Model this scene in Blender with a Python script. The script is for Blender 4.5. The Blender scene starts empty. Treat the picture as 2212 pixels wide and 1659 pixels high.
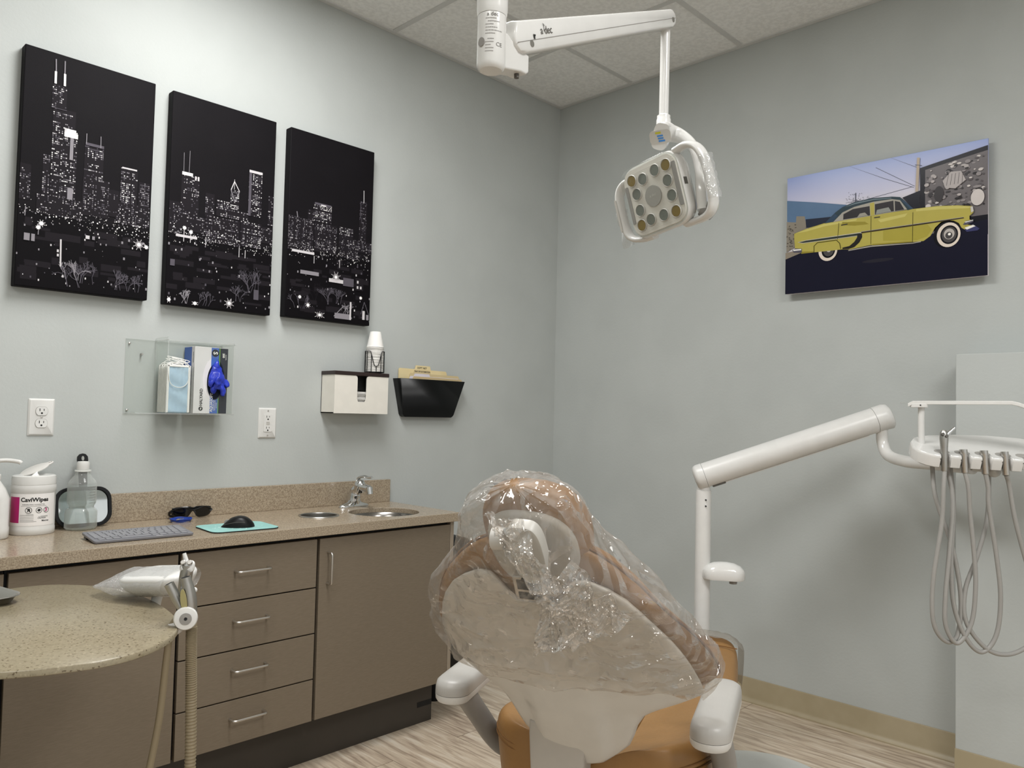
import bpy, bmesh, math, random
from math import sin, cos, pi, radians
from mathutils import Vector, Matrix, noise
random.seed(7)
SC = bpy.context.scene
COL = SC.collection
V = Vector

# ------------------------------------------------------------------ materials
def lin(h):
    if isinstance(h, str):
        h = h.lstrip('#'); c = [int(h[i:i+2], 16)/255 for i in (0, 2, 4)]
        return tuple(x/12.92 if x <= .04045 else ((x+.055)/1.055)**2.4 for x in c) + (1,)
    return tuple(h) + (1,)
MATS = {}
def pm(name, col, rough=.5, metal=0., col2=None, scale=20., stretch=(1, 1, 1), detail=3., fac=(.4, .6),
       bump=0., bscale=None, spec=.5, alpha=1., trans=0., emit=None, estr=0., coat=0., sheen=0.):
    if name in MATS: return MATS[name]
    m = bpy.data.materials.new(name); m.use_nodes = True
    nt = m.node_tree; b = nt.nodes['Principled BSDF']
    b.inputs['Base Color'].default_value = lin(col)
    b.inputs['Roughness'].default_value = rough
    b.inputs['Metallic'].default_value = metal
    b.inputs['Specular IOR Level'].default_value = spec
    b.inputs['Alpha'].default_value = alpha
    b.inputs['Transmission Weight'].default_value = trans
    b.inputs['Coat Weight'].default_value = coat
    b.inputs['Sheen Weight'].default_value = sheen
    if emit:
        b.inputs['Emission Color'].default_value = lin(emit); b.inputs['Emission Strength'].default_value = estr
    tc = nt.nodes.new('ShaderNodeTexCoord'); mp = nt.nodes.new('ShaderNodeMapping')
    nt.links.new(tc.outputs['Object'], mp.inputs[0]); mp.inputs['Scale'].default_value = stretch
    nz = nt.nodes.new('ShaderNodeTexNoise'); nz.inputs['Scale'].default_value = scale; nz.inputs['Detail'].default_value = detail
    nt.links.new(mp.outputs[0], nz.inputs['Vector'])
    rp = nt.nodes.new('ShaderNodeValToRGB')
    nt.links.new(nz.outputs['Fac'], rp.inputs[0])
    rp.color_ramp.elements[0].position = fac[0]; rp.color_ramp.elements[1].position = fac[1]
    c = lin(col)
    rp.color_ramp.elements[0].color = lin(col2) if col2 else tuple(x*.97 for x in c[:3]) + (1,)
    rp.color_ramp.elements[1].color = c
    nt.links.new(rp.outputs[0], b.inputs['Base Color'])
    if bump:
        n2 = nt.nodes.new('ShaderNodeTexNoise'); n2.inputs['Scale'].default_value = bscale or scale; n2.inputs['Detail'].default_value = 4
        nt.links.new(mp.outputs[0], n2.inputs['Vector'])
        bp = nt.nodes.new('ShaderNodeBump'); bp.inputs['Strength'].default_value = bump; bp.inputs['Distance'].default_value = .01
        nt.links.new(n2.outputs['Fac'], bp.inputs['Height']); nt.links.new(bp.outputs[0], b.inputs['Normal'])
    MATS[name] = m
    return m

def film(name, tint='#ffffff', haze=.1, gloss=.1, rough=.08, bump=0., bscale=30., hazecol='#ffffff', mul=.5):
    """thin clear sheet: transparent + a little white haze + sharp reflection"""
    m = bpy.data.materials.new(name); m.use_nodes = True
    nt = m.node_tree; nt.nodes.clear(); N = nt.nodes.new; L = nt.links.new
    out = N('ShaderNodeOutputMaterial'); t = N('ShaderNodeBsdfTransparent'); t.inputs[0].default_value = lin(tint)
    d = N('ShaderNodeBsdfDiffuse'); d.inputs[0].default_value = lin(hazecol)
    g = N('ShaderNodeBsdfGlossy'); g.inputs['Roughness'].default_value = rough
    m1 = N('ShaderNodeMixShader'); m2 = N('ShaderNodeMixShader'); lw = N('ShaderNodeLayerWeight'); lw.inputs[0].default_value = .35
    ma = N('ShaderNodeMath'); ma.operation = 'MULTIPLY_ADD'; ma.inputs[1].default_value = mul; ma.inputs[2].default_value = gloss
    ge = N('ShaderNodeNewGeometry'); iv = N('ShaderNodeMath'); iv.operation = 'SUBTRACT'; iv.inputs[0].default_value = 1; L(ge.outputs['Backfacing'], iv.inputs[1]); fm = N('ShaderNodeMath'); fm.operation = 'MULTIPLY'; L(iv.outputs[0], fm.inputs[0]); L(lw.outputs['Fresnel'], fm.inputs[1]); L(fm.outputs[0], ma.inputs[0])
    hz = N('ShaderNodeMath'); hz.operation = 'MULTIPLY_ADD'; hz.inputs[1].default_value = haze*1.6; hz.inputs[2].default_value = haze*.6
    L(lw.outputs['Facing'], hz.inputs[0])
    L(hz.outputs[0], m1.inputs[0]); L(t.outputs[0], m1.inputs[1]); L(d.outputs[0], m1.inputs[2])
    L(ma.outputs[0], m2.inputs[0]); L(m1.outputs[0], m2.inputs[1]); L(g.outputs[0], m2.inputs[2])
    if bump:
        tc = N('ShaderNodeTexCoord'); v = N('ShaderNodeTexWave'); v.wave_profile = 'TRI'; v.inputs['Scale'].default_value = bscale*.6; v.inputs['Distortion'].default_value = 14; v.inputs['Detail'].default_value = 2; v.inputs['Detail Scale'].default_value = .6
        nz = N('ShaderNodeTexNoise'); nz.inputs['Scale'].default_value = bscale*.5; nz.inputs['Detail'].default_value = 3
        mx = N('ShaderNodeMix'); mx.data_type = 'RGBA'; mx.inputs[0].default_value = .35
        L(tc.outputs['Object'], nz.inputs['Vector']); L(tc.outputs['Object'], mx.inputs[6]); L(nz.outputs['Color'], mx.inputs[7])
        L(mx.outputs[2], v.inputs['Vector'])
        bp = N('ShaderNodeBump'); bp.inputs['Strength'].default_value = bump; bp.inputs['Distance'].default_value = .02
        ad = N('ShaderNodeMath'); L(v.outputs['Fac'], ad.inputs[0]); L(nz.outputs['Fac'], ad.inputs[1])
        L(ad.outputs[0], bp.inputs['Height']); L(bp.outputs[0], g.inputs['Normal']); L(bp.outputs[0], lw.inputs['Normal'])
    L(m2.outputs[0], out.inputs[0])
    MATS[name] = m
    return m

WALL = pm('wall_paint', '#b8bcba', .75, col2='#b4b8b6', scale=3, bump=.06, bscale=90)
CEIL = pm('ceiling_tile', '#f0f0ee', .9, col2='#e6e6e4', scale=60, bump=.15, bscale=150)
TBAR = pm('ceiling_grid', '#cfcfcd', .6)
WHITE = pm('white_plastic', '#d8d7d4', .32)
WHITE2 = pm('white_gloss', '#dbdad7', .18, coat=.3)
LGREY = pm('light_grey_plastic', '#bfbcb6', .4)
GREY = pm('grey_plastic', '#8f8c88', .45)
DGREY = pm('dark_grey_plastic', '#57544f', .5)
BLACK = pm('black_plastic', '#08090b', .4, spec=.3)
BLACKM = pm('black_matte', '#08090a', .7)
CHROME = pm('chrome', '#d9d9d8', .08, 1.)
STEEL = pm('brushed_steel', '#c2bfba', .28, 1., stretch=(1, 1, 30))
NICKEL = pm('satin_nickel', '#d6d2cc', .3, 1.)
ALU = pm('matte_aluminium', '#b4b2ad', .38, 1.)
LAMIN = pm('taupe_laminate', '#7c7060', .45, col2='#746858', scale=40, stretch=(1, 1, 14), detail=5, fac=(.35, .65), bump=.03, bscale=220)
LAMEDGE = pm('taupe_edge', '#978b7b', .45)
KICK = pm('dark_toe_kick', '#39342f', .4, col2='#332f2a', scale=3)
COUNTER = pm('speckled_worktop', '#ad9f8a', .22, col2='#8c7d6a', scale=260, detail=2, fac=(.38, .62))
TAN = pm('tan_upholstery', '#987143', .42, col2='#8e693c', scale=6, bump=.12, bscale=45, spec=.45)
TAND = pm('tan_stitching', '#7a5429', .6)
HOSE = pm('grey_tubing', '#9d9b97', .4)
HOSET = pm('taupe_tubing', '#92856c', .45)
BASEB = pm('tan_vinyl_base', '#a5987d', .45, col2='#9d9074', scale=6)
TEAL = pm('teal_pad', '#8cbfba', .6, col2='#97c9c4', scale=14)
KEYB = pm('grey_keyboard', '#77777c', .5)
KEYC = pm('grey_keycap', '#86868b', .45)
MANILA = pm('manila_card', '#e3d2a4', .7, col2='#dcc998', scale=5)
PAPER = pm('white_paper', '#f2f0ec', .7)
BROWN = pm('dark_brown_lid', '#2b1d1c', .3)
BLUEG = pm('blue_nitrile', '#2c40c4', .3, col2='#1f2f9e', scale=25, bump=.2, bscale=60)
MASKB = pm('mask_blue', '#b2cbdd', .8, col2='#a8c2d6', scale=20, bump=.1, bscale=60)
PINK = pm('magenta_label', '#b51d6d', .4)
NAVY = pm('navy_print', '#141a2b', .5, spec=.2)
BOXBLUE = pm('blue_print', '#4167b8', .4)
GREEN = pm('green_print', '#6cab35', .4)
INK = pm('black_print', '#141414', .5)
INKG = pm('grey_print', '#8a8a88', .5)
ACRYL = film('clear_acrylic', '#fafbfa', .02, .012, .03, mul=.22)
ACEDGE = film('acrylic_edge', '#eef0ee', .22, .1, .1, mul=.3)
FILM = film('clear_plastic_film', '#eeebe7', .115, .045, .055, 1., 11, '#f2efeb', mul=.55)
FILM2 = film('clear_film_smooth', '#efefee', .16, .1, .1, .25, 40)

# ------------------------------------------------------------------ mesh helpers
def frame(zdir, xhint=None):
    z = V(zdir).normalized(); x = V(xhint) if xhint else (V((1, 0, 0)) if abs(z.x) < .9 else V((0, 1, 0)))
    x = (x - z*x.dot(z)).normalized(); y = z.cross(x)
    return Matrix((x, y, z)).transposed()
def mat4(o, x, y, z):
    m = Matrix((V(x), V(y), V(z))).transposed().to_4x4(); m.translation = V(o); return m
def spline(pts, n=8):
    """Catmull-Rom through the points"""
    P = [V(p) for p in pts]; out = []
    for i in range(len(P)-1):
        a = P[i-1] if i else P[0]*2-P[1]; b, c = P[i], P[i+1]; d = P[i+2] if i+2 < len(P) else P[-1]*2-P[-2]
        for k in range(n):
            t = k/n
            out.append(.5*((2*b)+(c-a)*t+(2*a-5*b+4*c-d)*t*t+(3*b-a-3*c+d)*t**3))
    out.append(P[-1]); return out
def rrect(w, h, r, n=6):
    o = []
    for cx, cy, a0 in ((w/2-r, h/2-r, 0), (-w/2+r, h/2-r, 90), (-w/2+r, -h/2+r, 180), (w/2-r, -h/2+r, 270)):
        for k in range(n+1):
            a = radians(a0+90*k/n); o.append((cx+r*cos(a), cy+r*sin(a)))
    return o
def ellp(rx, ry, n=24, cx=0, cy=0, a0=0, a1=360):
    return [(cx+rx*cos(radians(a0+(a1-a0)*k/n)), cy+ry*sin(radians(a0+(a1-a0)*k/n))) for k in range(n if a1-a0 == 360 else n+1)]

class MB:
    def __init__(s): s.bm = bmesh.new(); s.m = 0
    def face(s, vs):
        try:
            f = s.bm.faces.new(vs); f.material_index = s.m; return f
        except ValueError: return None
    def poly(s, pts): return s.face([s.bm.verts.new(p) for p in pts])
    def box(s, x0, x1, y0, y1, z0, z1, M=None):
        c = [V((x, y, z)) for x in (x0, x1) for y in (y0, y1) for z in (z0, z1)]
        if M is not None: c = [M @ p for p in c]
        v = [s.bm.verts.new(p) for p in c]
        for q in ((0, 1, 3, 2), (4, 6, 7, 5), (0, 4, 5, 1), (2, 3, 7, 6), (0, 2, 6, 4), (1, 5, 7, 3)): s.face([v[i] for i in q])
    def rings(s, R, close=True, caps=(1, 1)):
        vs = [[s.bm.verts.new(p) for p in r] for r in R]; n = len(vs[0])
        for a, b in zip(vs, vs[1:]):
            for i in range(n if close else n-1): s.face((a[i], a[(i+1) % n], b[(i+1) % n], b[i]))
        if caps[0] and close: s.face(vs[0][::-1])
        if caps[1] and close: s.face(vs[-1])
        return vs
    def tube(s, pts, r, seg=12, caps=(1, 1)):
        P = [V(p) for p in pts]; n = len(P); rr = r if isinstance(r, (list, tuple)) else [r]*n
        up = None; R = []
        for i in range(n):
            t = (P[min(i+1, n-1)]-P[max(i-1, 0)]).normalized()
            if up is None: up = V((0, 0, 1)) if abs(t.z) < .9 else V((1, 0, 0))
            x = (up-t*up.dot(t)).normalized(); up = x; y = t.cross(x)
            R.append([P[i]+(x*cos(2*pi*k/seg)+y*sin(2*pi*k/seg))*rr[i] for k in range(seg)])
        s.rings(R, True, caps)
    def cyl(s, a, b, r0, r1=None, seg=20, caps=(1, 1)): s.tube([a, b], [r0, r0 if r1 is None else r1], seg, caps)
    def lathe(s, prof, M=None, seg=32, caps=(1, 1), sx=1., sy=1.):
        M = M if M is not None else Matrix()
        s.rings([[M @ V((r*cos(2*pi*k/seg)*sx, r*sin(2*pi*k/seg)*sy, z)) for k in range(seg)] for r, z in prof], True, caps)
    def prism(s, pts, z0, z1, M=None):
        M = M if M is not None else Matrix()
        s.rings([[M @ V((x, y, z)) for x, y in pts] for z in (z0, z1)])
    def loft(s, layers, M=None):
        """layers: list of (2-D outline, z)"""
        M = M if M is not None else Matrix()
        s.rings([[M @ V((x, y, z)) for x, y in o] for o, z in layers])
    def flat(s, pts, M, z=0.): return s.poly([M @ V((p[0], p[1], z)) for p in pts])
    def ell(s, c, r, M=None, seg=20, rows=12):
        M = M if M is not None else Matrix.Identity(3)
        R = []
        for j in range(1, rows):
            a = pi*j/rows
            R.append([V(c)+M @ V((r[0]*sin(a)*cos(2*pi*k/seg), r[1]*sin(a)*sin(2*pi*k/seg), -r[2]*cos(a))) for k in range(seg)])
        vs = s.rings(R, True, (0, 0))
        b = s.bm.verts.new(V(c)-M @ V((0, 0, r[2]))); t = s.bm.verts.new(V(c)+M @ V((0, 0, r[2])))
        for i in range(seg): s.face((b, vs[0][(i+1) % seg], vs[0][i])); s.face((t, vs[-1][i], vs[-1][(i+1) % seg]))
    def grid(s, f, nu, nv, closeu=False):
        s.rings([[f(i/(nu if closeu else nu-1), j/(nv-1)) for i in range(nu)] for j in range(nv)], closeu, (0, 0))
    def build(s, name, mats, parent=None, smooth=35, bevel=0, sub=0, solid=0, recalc=True):
        if recalc: bmesh.ops.recalc_face_normals(s.bm, faces=s.bm.faces[:])
        if smooth:
            for f in s.bm.faces: f.smooth = True
            for e in s.bm.edges:
                if len(e.link_faces) == 2 and e.calc_face_angle(0) > radians(smooth): e.smooth = False
        me = bpy.data.meshes.new(name); s.bm.to_mesh(me); s.bm.free()
        for m in (mats if isinstance(mats, (list, tuple)) else [mats]): me.materials.append(m)
        o = bpy.data.objects.new(name, me); COL.objects.link(o)
        if parent: o.parent = parent
        if solid: md = o.modifiers.new('solid', 'SOLIDIFY'); md.thickness = solid; md.offset = 0
        if bevel:
            md = o.modifiers.new('bevel', 'BEVEL'); md.width = bevel; md.segments = 3; md.limit_method = 'ANGLE'; md.angle_limit = radians(50)
        if sub: md = o.modifiers.new('sub', 'SUBSURF'); md.levels = sub; md.render_levels = sub
        return o

def tag(o, label=None, cat=None, group=None, kind=None):
    if label: o['label'] = label
    if cat: o['category'] = cat
    if group: o['group'] = group
    if kind: o['kind'] = kind
    return o
def thing(name, label, cat, loc=(0, 0, 0), rz=0, group=None, M=None):
    o = bpy.data.objects.new(name, None); COL.objects.link(o); o.empty_display_size = .05
    if M is not None: o.matrix_world = M
    else: o.location = loc; o.rotation_euler = (0, 0, rz)
    return tag(o, label, cat, group)
def struct(o): o['kind'] = 'structure'; return o
def dup(o, parent=None):
    c = o.copy(); COL.objects.link(c)
    if parent: c.parent = parent
    for ch in list(o.children): dup(ch, c)
    return c
def text(body, size, M, parent, mat, name='lettering', align='CENTER', bold=0., xs=1.):
    cu = bpy.data.curves.new('t', 'FONT'); cu.body = body; cu.size = size; cu.align_x = align; cu.align_y = 'CENTER'; cu.offset = bold; cu.resolution_u = 3
    ob = bpy.data.objects.new('t', cu); COL.objects.link(ob)
    bpy.context.view_layer.update()
    me = bpy.data.meshes.new_from_object(ob.evaluated_get(bpy.context.evaluated_depsgraph_get()))
    bpy.data.objects.remove(ob); bpy.data.curves.remove(cu)
    me.transform(M @ Matrix.Diagonal((xs, 1, 1, 1))); me.materials.clear(); me.materials.append(mat); me.name = name
    o = bpy.data.objects.new(name, me); COL.objects.link(o)
    if parent: o.parent = parent
    return o
def cut(o, cutters):
    """boolean difference, applied; the cutters are deleted"""
    for c in cutters:
        md = o.modifiers.new('cut', 'BOOLEAN'); md.object = c; md.operation = 'DIFFERENCE'; md.solver = 'EXACT'
    bpy.context.view_layer.update()
    me = bpy.data.meshes.new_from_object(o.evaluated_get(bpy.context.evaluated_depsgraph_get()))
    o.modifiers.clear(); o.data = me
    for c in cutters: bpy.data.objects.remove(c)
XL, YL, ZL = V((1, 0, 0)), V((0, 0, 1)), V((0, -1, 0))       # a picture on the left wall: right, up, out
XR, YR, ZR = V((0, -1, 0)), V((0, 0, 1)), V((-1, 0, 0))      # and on the right wall
def LW(x, z, y=0): return mat4((x, y, z), XL, YL, ZL)
def RW(y, z, x=0): return mat4((x, y, z), XR, YR, ZR)

# ------------------------------------------------------------------ room
H = 2.944
X0, Y0 = -4.7, -4.9
b = MB(); b.box(X0, .0, Y0, 0, -.1, 0); FLOOR = struct(b.build('floor', [], smooth=0))
b = MB(); b.box(X0, .0, Y0, 0, H, H+.1); struct(b.build('ceiling', CEIL, smooth=0))
b = MB(); b.box(X0, .0, 0, .1, -.1, H+.1); struct(b.build('wall_left', WALL, smooth=0))
b = MB(); b.box(0, .1, Y0, .1, -.1, H+.1); struct(b.build('wall_right', WALL, smooth=0))
b = MB(); b.box(X0-.1, X0, Y0, .1, -.1, H+.1); struct(b.build('wall_rear', WALL, smooth=0))
b = MB(); b.box(X0-.1, .1, Y0-.1, Y0, 2.35, H+.1); struct(b.build('wall_front', WALL, smooth=0))  # left open below so the added world fill can enter
b = MB(); b.box(-.142, 0, Y0, -2.024, 0, 1.483); struct(b.build('wall_chase', WALL, smooth=0, bevel=.003))
# floor: wood-look planks running along the right wall
def floor_mat():
    m = bpy.data.materials.new('wood_look_planks'); m.use_nodes = True; nt = m.node_tree; N = nt.nodes.new; L = nt.links.new
    bs = nt.nodes['Principled BSDF']; bs.inputs['Roughness'].default_value = .4
    tc = N('ShaderNodeTexCoord'); sep = N('ShaderNodeMapping'); sep.inputs['Rotation'].default_value = (0, 0, pi/2)
    L(tc.outputs['Object'], sep.inputs[0])
    br = N('ShaderNodeTexBrick'); br.inputs['Scale'].default_value = 1; br.inputs['Brick Width'].default_value = 1.2; br.inputs['Row Height'].default_value = .3
    br.inputs['Mortar Size'].default_value = .0012; br.inputs['Color1'].default_value = (0, 0, 0, 1); br.inputs['Color2'].default_value = (1, 1, 1, 1); br.inputs['Mortar'].default_value = (.5, .5, .5, 1)
    L(sep.outputs[0], br.inputs['Vector'])
    off = N('ShaderNodeVectorMath'); off.operation = 'MULTIPLY_ADD'; off.inputs[1].default_value = (3, 7, 0)
    L(br.outputs['Color'], off.inputs[0]); L(tc.outputs['Object'], off.inputs[2])
    mp = N('ShaderNodeMapping'); mp.inputs['Scale'].default_value = (34, 4.2, 1); L(off.outputs[0], mp.inputs[0])
    n1 = N('ShaderNodeTexNoise'); n1.inputs['Scale'].default_value = 1.; n1.inputs['Detail'].default_value = 6; n1.inputs['Distortion'].default_value = .8
    L(mp.outputs[0], n1.inputs['Vector'])
    mp2 = N('ShaderNodeMapping'); mp2.inputs['Scale'].default_value = (110, 8, 1); L(off.outputs[0], mp2.inputs[0])
    n2 = N('ShaderNodeTexNoise'); n2.inputs['Scale'].default_value = 1.; n2.inputs['Detail'].default_value = 3; n2.inputs['Distortion'].default_value = .4; L(mp2.outputs[0], n2.inputs['Vector'])
    ad = N('ShaderNodeMath'); ad.operation = 'MULTIPLY_ADD'; ad.inputs[1].default_value = .45; L(n2.outputs['Fac'], ad.inputs[0]); L(n1.outputs['Fac'], ad.inputs[2])
    rp = N('ShaderNodeValToRGB'); e = rp.color_ramp.elements
    e[0].position = .5; e[0].color = lin('#948372'); e[1].position = .95; e[1].color = lin('#d3c8b8')
    k = e.new(.66); k.color = lin('#b3a28f'); k = e.new(.76); k.color = lin('#c4b49f')
    L(ad.outputs[0], rp.inputs[0])
    mx = N('ShaderNodeMix'); mx.data_type = 'RGBA'; mx.inputs[7].default_value = lin('#6f604f'); L(rp.outputs[0], mx.inputs[6]); L(br.outputs['Fac'], mx.inputs[0])
    L(mx.outputs[2], bs.inputs['Base Color'])
    return m
FLOOR.data.materials.append(floor_mat())
def cove(name, a, c, nrm):
    """vinyl cove base from a to c on a wall whose inward normal is nrm"""
    a, c, nrm = V(a), V(c), V(nrm); b = MB()
    prof = [(0, 0), (.021, 0), (.0205, .004), (.012, .012), (.0065, .022), (.005, .098), (.003, .1015), (0, .1015)]
    b.rings([[p+nrm*x+V((0, 0, z)) for x, z in prof] for p in (a, c)])
    return struct(b.build(name, BASEB))
cove('baseboard_right', (0, 0, 0), (0, -2.024, 0), (-1, 0, 0))
cove('baseboard_chase', (-.142, -2.024, 0), (-.142, Y0, 0), (-1, 0, 0))
cove('baseboard_left', (-1.1, 0, 0), (-.005, 0, 0), (0, -1, 0))
# ceiling grid
TX = [-.555-.6096*k for k in range(7)]; TY = [-.497-.6096*k for k in range(8)]
n = 1
b = MB(); b.box(X0, 0, -.024, -.001, H-.006, H+.01); struct(b.build('trim_1', TBAR, smooth=0))
b = MB(); b.box(-.024, -.001, Y0, -.024, H-.006, H+.01); struct(b.build('trim_2', TBAR, smooth=0))
n = 3
for x in TX:
    b = MB(); b.box(x-.012, x+.012, Y0, -.024, H-.004, H+.01); struct(b.build('trim_%d' % n, TBAR, smooth=0)); n += 1
for y in TY:
    b = MB(); b.box(X0, -.024, y-.012, y+.012, H-.0035, H+.01); struct(b.build('trim_%d' % n, TBAR, smooth=0)); n += 1

# ------------------------------------------------------------------ lights: troffers in the ceiling grid
DIFF = pm('lamp_diffuser', '#ffffff', .6, emit='#fff6ea', estr=3.)
def troffer(x, y, wx, wy, power, label):
    t = thing('ceiling_light', label, 'light', (x, y, H))
    b = MB(); w, h = wx/2, wy/2
    for s in (-1, 1):
        b.box(s*w-.02*(s > 0), s*w+.02*(s < 0), -h, h, -.012, .0); b.box(-w, w, s*h-.02*(s > 0), s*h+.02*(s < 0), -.012, 0)
    b.build('frame', WHITE, t)
    b = MB(); b.box(-w+.02, w-.02, -h+.02, h-.02, -.008, -.004); b.build('diffuser', DIFF, t, smooth=0)
    l = bpy.data.lights.new('troffer', 'AREA'); l.shape = 'RECTANGLE'; l.size = wx-.05; l.size_y = wy-.05; l.energy = power; l.color = (.99, 1, 1)
    o = bpy.data.objects.new('lamp_tube', l); COL.objects.link(o); o.parent = t; o.location = (0, 0, -.02)
troffer(-2.08, -1.10, .6, 1.2, 37, 'recessed ceiling light above the wall of night skyline pictures')
troffer(-2.08, -3.55, .6, 1.2, 41, 'recessed ceiling light over the near end of the room')
troffer(-3.9, -2.3, .6, 1.2, 19, 'recessed ceiling light at the far left of the room')
w = bpy.data.worlds.new('World'); SC.world = w; w.use_nodes = True
w.node_tree.nodes['Background'].inputs[0].default_value = (.84, .85, .84, 1); w.node_tree.nodes['Background'].inputs[1].default_value = .95  # added ambient fill, comes in under the front wall to brighten the ceiling
SC.view_settings.view_transform = 'Standard'; SC.view_settings.look = 'None'; SC.view_settings.exposure = 0
SC.cycles.use_denoising = True
SC.cycles.max_bounces = 10; SC.cycles.transparent_max_bounces = 24
SC.cycles.caustics_reflective = False; SC.cycles.caustics_refractive = False

# ------------------------------------------------------------------ camera
cd = bpy.data.cameras.new('camera'); cam = bpy.data.objects.new('camera', cd); COL.objects.link(cam); SC.camera = cam
cd.sensor_width = 36; cd.sensor_fit = 'HORIZONTAL'; cd.lens = 1684.53/2212*36; cd.clip_start = .05
yw, pt_, ro = .7754, .0387, .0234
fw = V((cos(pt_)*cos(yw), cos(pt_)*sin(yw), sin(pt_))); r0 = V((sin(yw), -cos(yw), 0)); u0 = r0.cross(fw)
rr_ = r0*cos(ro)+u0*sin(ro); uu_ = u0*cos(ro)-r0*sin(ro)
cam.matrix_world = mat4((-3.2303, -2.8383, 1.2319), rr_, uu_, -fw)
# ------------------------------------------------------------------ skyline canvases
NIGHT = pm('night_print', '#161417', .6, col2='#141215', scale=4, bump=.08, bscale=400, spec=.08)
LV = [NIGHT] + [pm('night_print_%s' % nme, c, .6, spec=.08) for nme, c in (('tower', '#1f1c20'), ('dim', '#57535b'), ('soft', '#8a868c'), ('lit', '#c9c5c8'), ('white', '#fbf8f6'), ('ground', '#0d0b0e'))]
def canvas(x0, x1, z0, z1, bl, extra, label):
    W, Hh = x1-x0, z1-z0; D = .04
    t = thing('canvas_print', label, 'picture', M=LW((x0+x1)/2, z0, 0), group=None)
    b = MB(); b.box(-W/2, W/2, 0, Hh, .0, D); fr = b.build('stretched_canvas', [NIGHT], t, bevel=.003)
    b = MB(); rnd = random.Random(int(x0*1000))
    lay = [D+.0003]
    def q(u0, u1, v0, v1, m, dz=0.):
        u0, u1 = max(.004, u0), min(.996, u1); v0, v1 = max(.004, v0), min(.996, v1)
        if u1 <= u0 or v1 <= v0: return
        b.m = m; z = lay[0]+dz
        b.poly([((u0-.5)*W, v0*Hh, z), ((u1-.5)*W, v0*Hh, z), ((u1-.5)*W, v1*Hh, z), ((u0-.5)*W, v1*Hh, z)])
    LN = [0]
    def line(p, r, w, m, dz=.0004):
        LN[0] += 1; dz += .0016+LN[0]*.0000012
        d = V((r[0]-p[0], r[1]-p[1])); d.normalize(); n_ = V((-d.y, d.x))*w; b.m = m
        pts = [(p[0]*1+n_.x, p[1]+n_.y*.53), (p[0]-n_.x, p[1]-n_.y*.53), (r[0]-n_.x, r[1]-n_.y*.53), (r[0]+n_.x, r[1]+n_.y*.53)]
        if all(.003 < a < .997 and .003 < c < .997 for a, c in pts):
            b.poly([((a-.5)*W, c*Hh, lay[0]+dz) for a, c in pts])
    def star(u, v, R):
        for k in range(8):
            a = pi*k/8; L_ = R*(1 if k % 2 else .6)
            line((u-L_*cos(a), v-L_*sin(a)*.53), (u+L_*cos(a), v+L_*sin(a)*.53), .0022, 4, .0020)
        b.m = 5; b.poly([((u-.5)*W+.006*cos(pi*k/6), v*Hh+.006*sin(pi*k/6), lay[0]+.0045) for k in range(12)])
    hz = extra['hz']
    q(0, 1, 0, hz, 6)
    for ti, (u0, u1, v0, v1, den, br) in enumerate(bl):          # towers with their lit windows
        tz = .0004+ti*.00007; q(u0, u1, v0, v1, 1, tz); colp = [rnd.choice((.3, .8, 1.2, 1.5)) for _ in range(60)]
        nx = max(2, int((u1-u0)*W/.0042)); ny = max(3, int((v1-v0)*Hh/.0062))
        for j in range(ny):
            rowp = den*rnd.choice((.15, .6, 1.1, 1.5, 1.9))
            for i in range(nx):
                if rnd.random() < rowp*.8*colp[i]:
                    du, dv = (u1-u0)/nx, (v1-v0)/ny; m = 2+min(3, int(br*rnd.random()**1.3*4.3))
                    q(u0+du*(i+.12), u0+du*(i+.85), v0+dv*(j+.2), v0+dv*(j+.75), m, tz+.000035)
    for gi in range(210):                                          # street glow along the horizon
        u, v = rnd.random(), hz+rnd.gauss(.0, .02); s = rnd.choice((.003, .004, .006, .009)); q(u, u+s, v, v+s*.6, rnd.choice((3, 4, 5)), .0014+gi*.000003)
    for gi in range(60):
        u, v = rnd.random(), rnd.uniform(.02, hz-.03); s = rnd.choice((.004, .006, .01, .014)); q(u, u+s, v, v+s*.8, rnd.choice((2, 3, 3, 4)), .0011+gi*.000004)
    for gi in range(34):                                          # low roofs and dim house fronts
        u, v = rnd.random(), rnd.uniform(.03, hz-.05); s = rnd.uniform(.05, .2); q(u, u+s, v, v+rnd.uniform(.01, .03), 1, .00005+gi*.000009)
    def branch(u, v, a, L_, d, m):
        if d == 0: return
        e = (u+L_*cos(a), v+L_*sin(a)*.53); line((u, v), e, .0018 if d > 2 else .0011, m, .00045)
        for _ in range(2 if d > 1 else 3): branch(e[0], e[1], a+rnd.uniform(-.75, .75), L_*rnd.uniform(.6, .85), d-1, m)
    for u, v, L_, m in extra.get('trees', ()):
        for _ in range(4): branch(u+rnd.uniform(-.06, .06), v, pi/2+rnd.uniform(-.5, .5), L_, 5, m)
    for p, r, wd, m in extra.get('lines', ()): line(p, r, wd, m)
    for st in extra.get('stars', ()): star(*st)
    for ri, r in enumerate(extra.get('rects', ())): q(*r, .0025+ri*.00001)
    b.build('printed_skyline', LV, fr, smooth=0, recalc=False)
    return t
B1 = [(-0.006,0.079,0.357,0.505,0.35,0.6),(0.159,0.209,0.374,0.562,0.50,0.6),(0.202,0.307,0.765,0.865,0.35,0.8),(0.215,0.380,0.364,0.769,0.45,0.8),(0.295,0.399,0.393,0.684,0.50,0.9),(0.456,0.602,0.389,0.648,0.50,0.8),(0.451,0.656,0.336,0.501,0.40,0.6),(0.743,0.879,0.363,0.581,0.50,0.9),(0.891,0.980,0.376,0.531,0.70,0.5),(0.651,0.735,0.351,0.470,0.25,0.5),(0.711,0.988,0.326,0.423,0.30,0.6),(0.125,0.460,0.309,0.392,0.20,0.7)]
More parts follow.
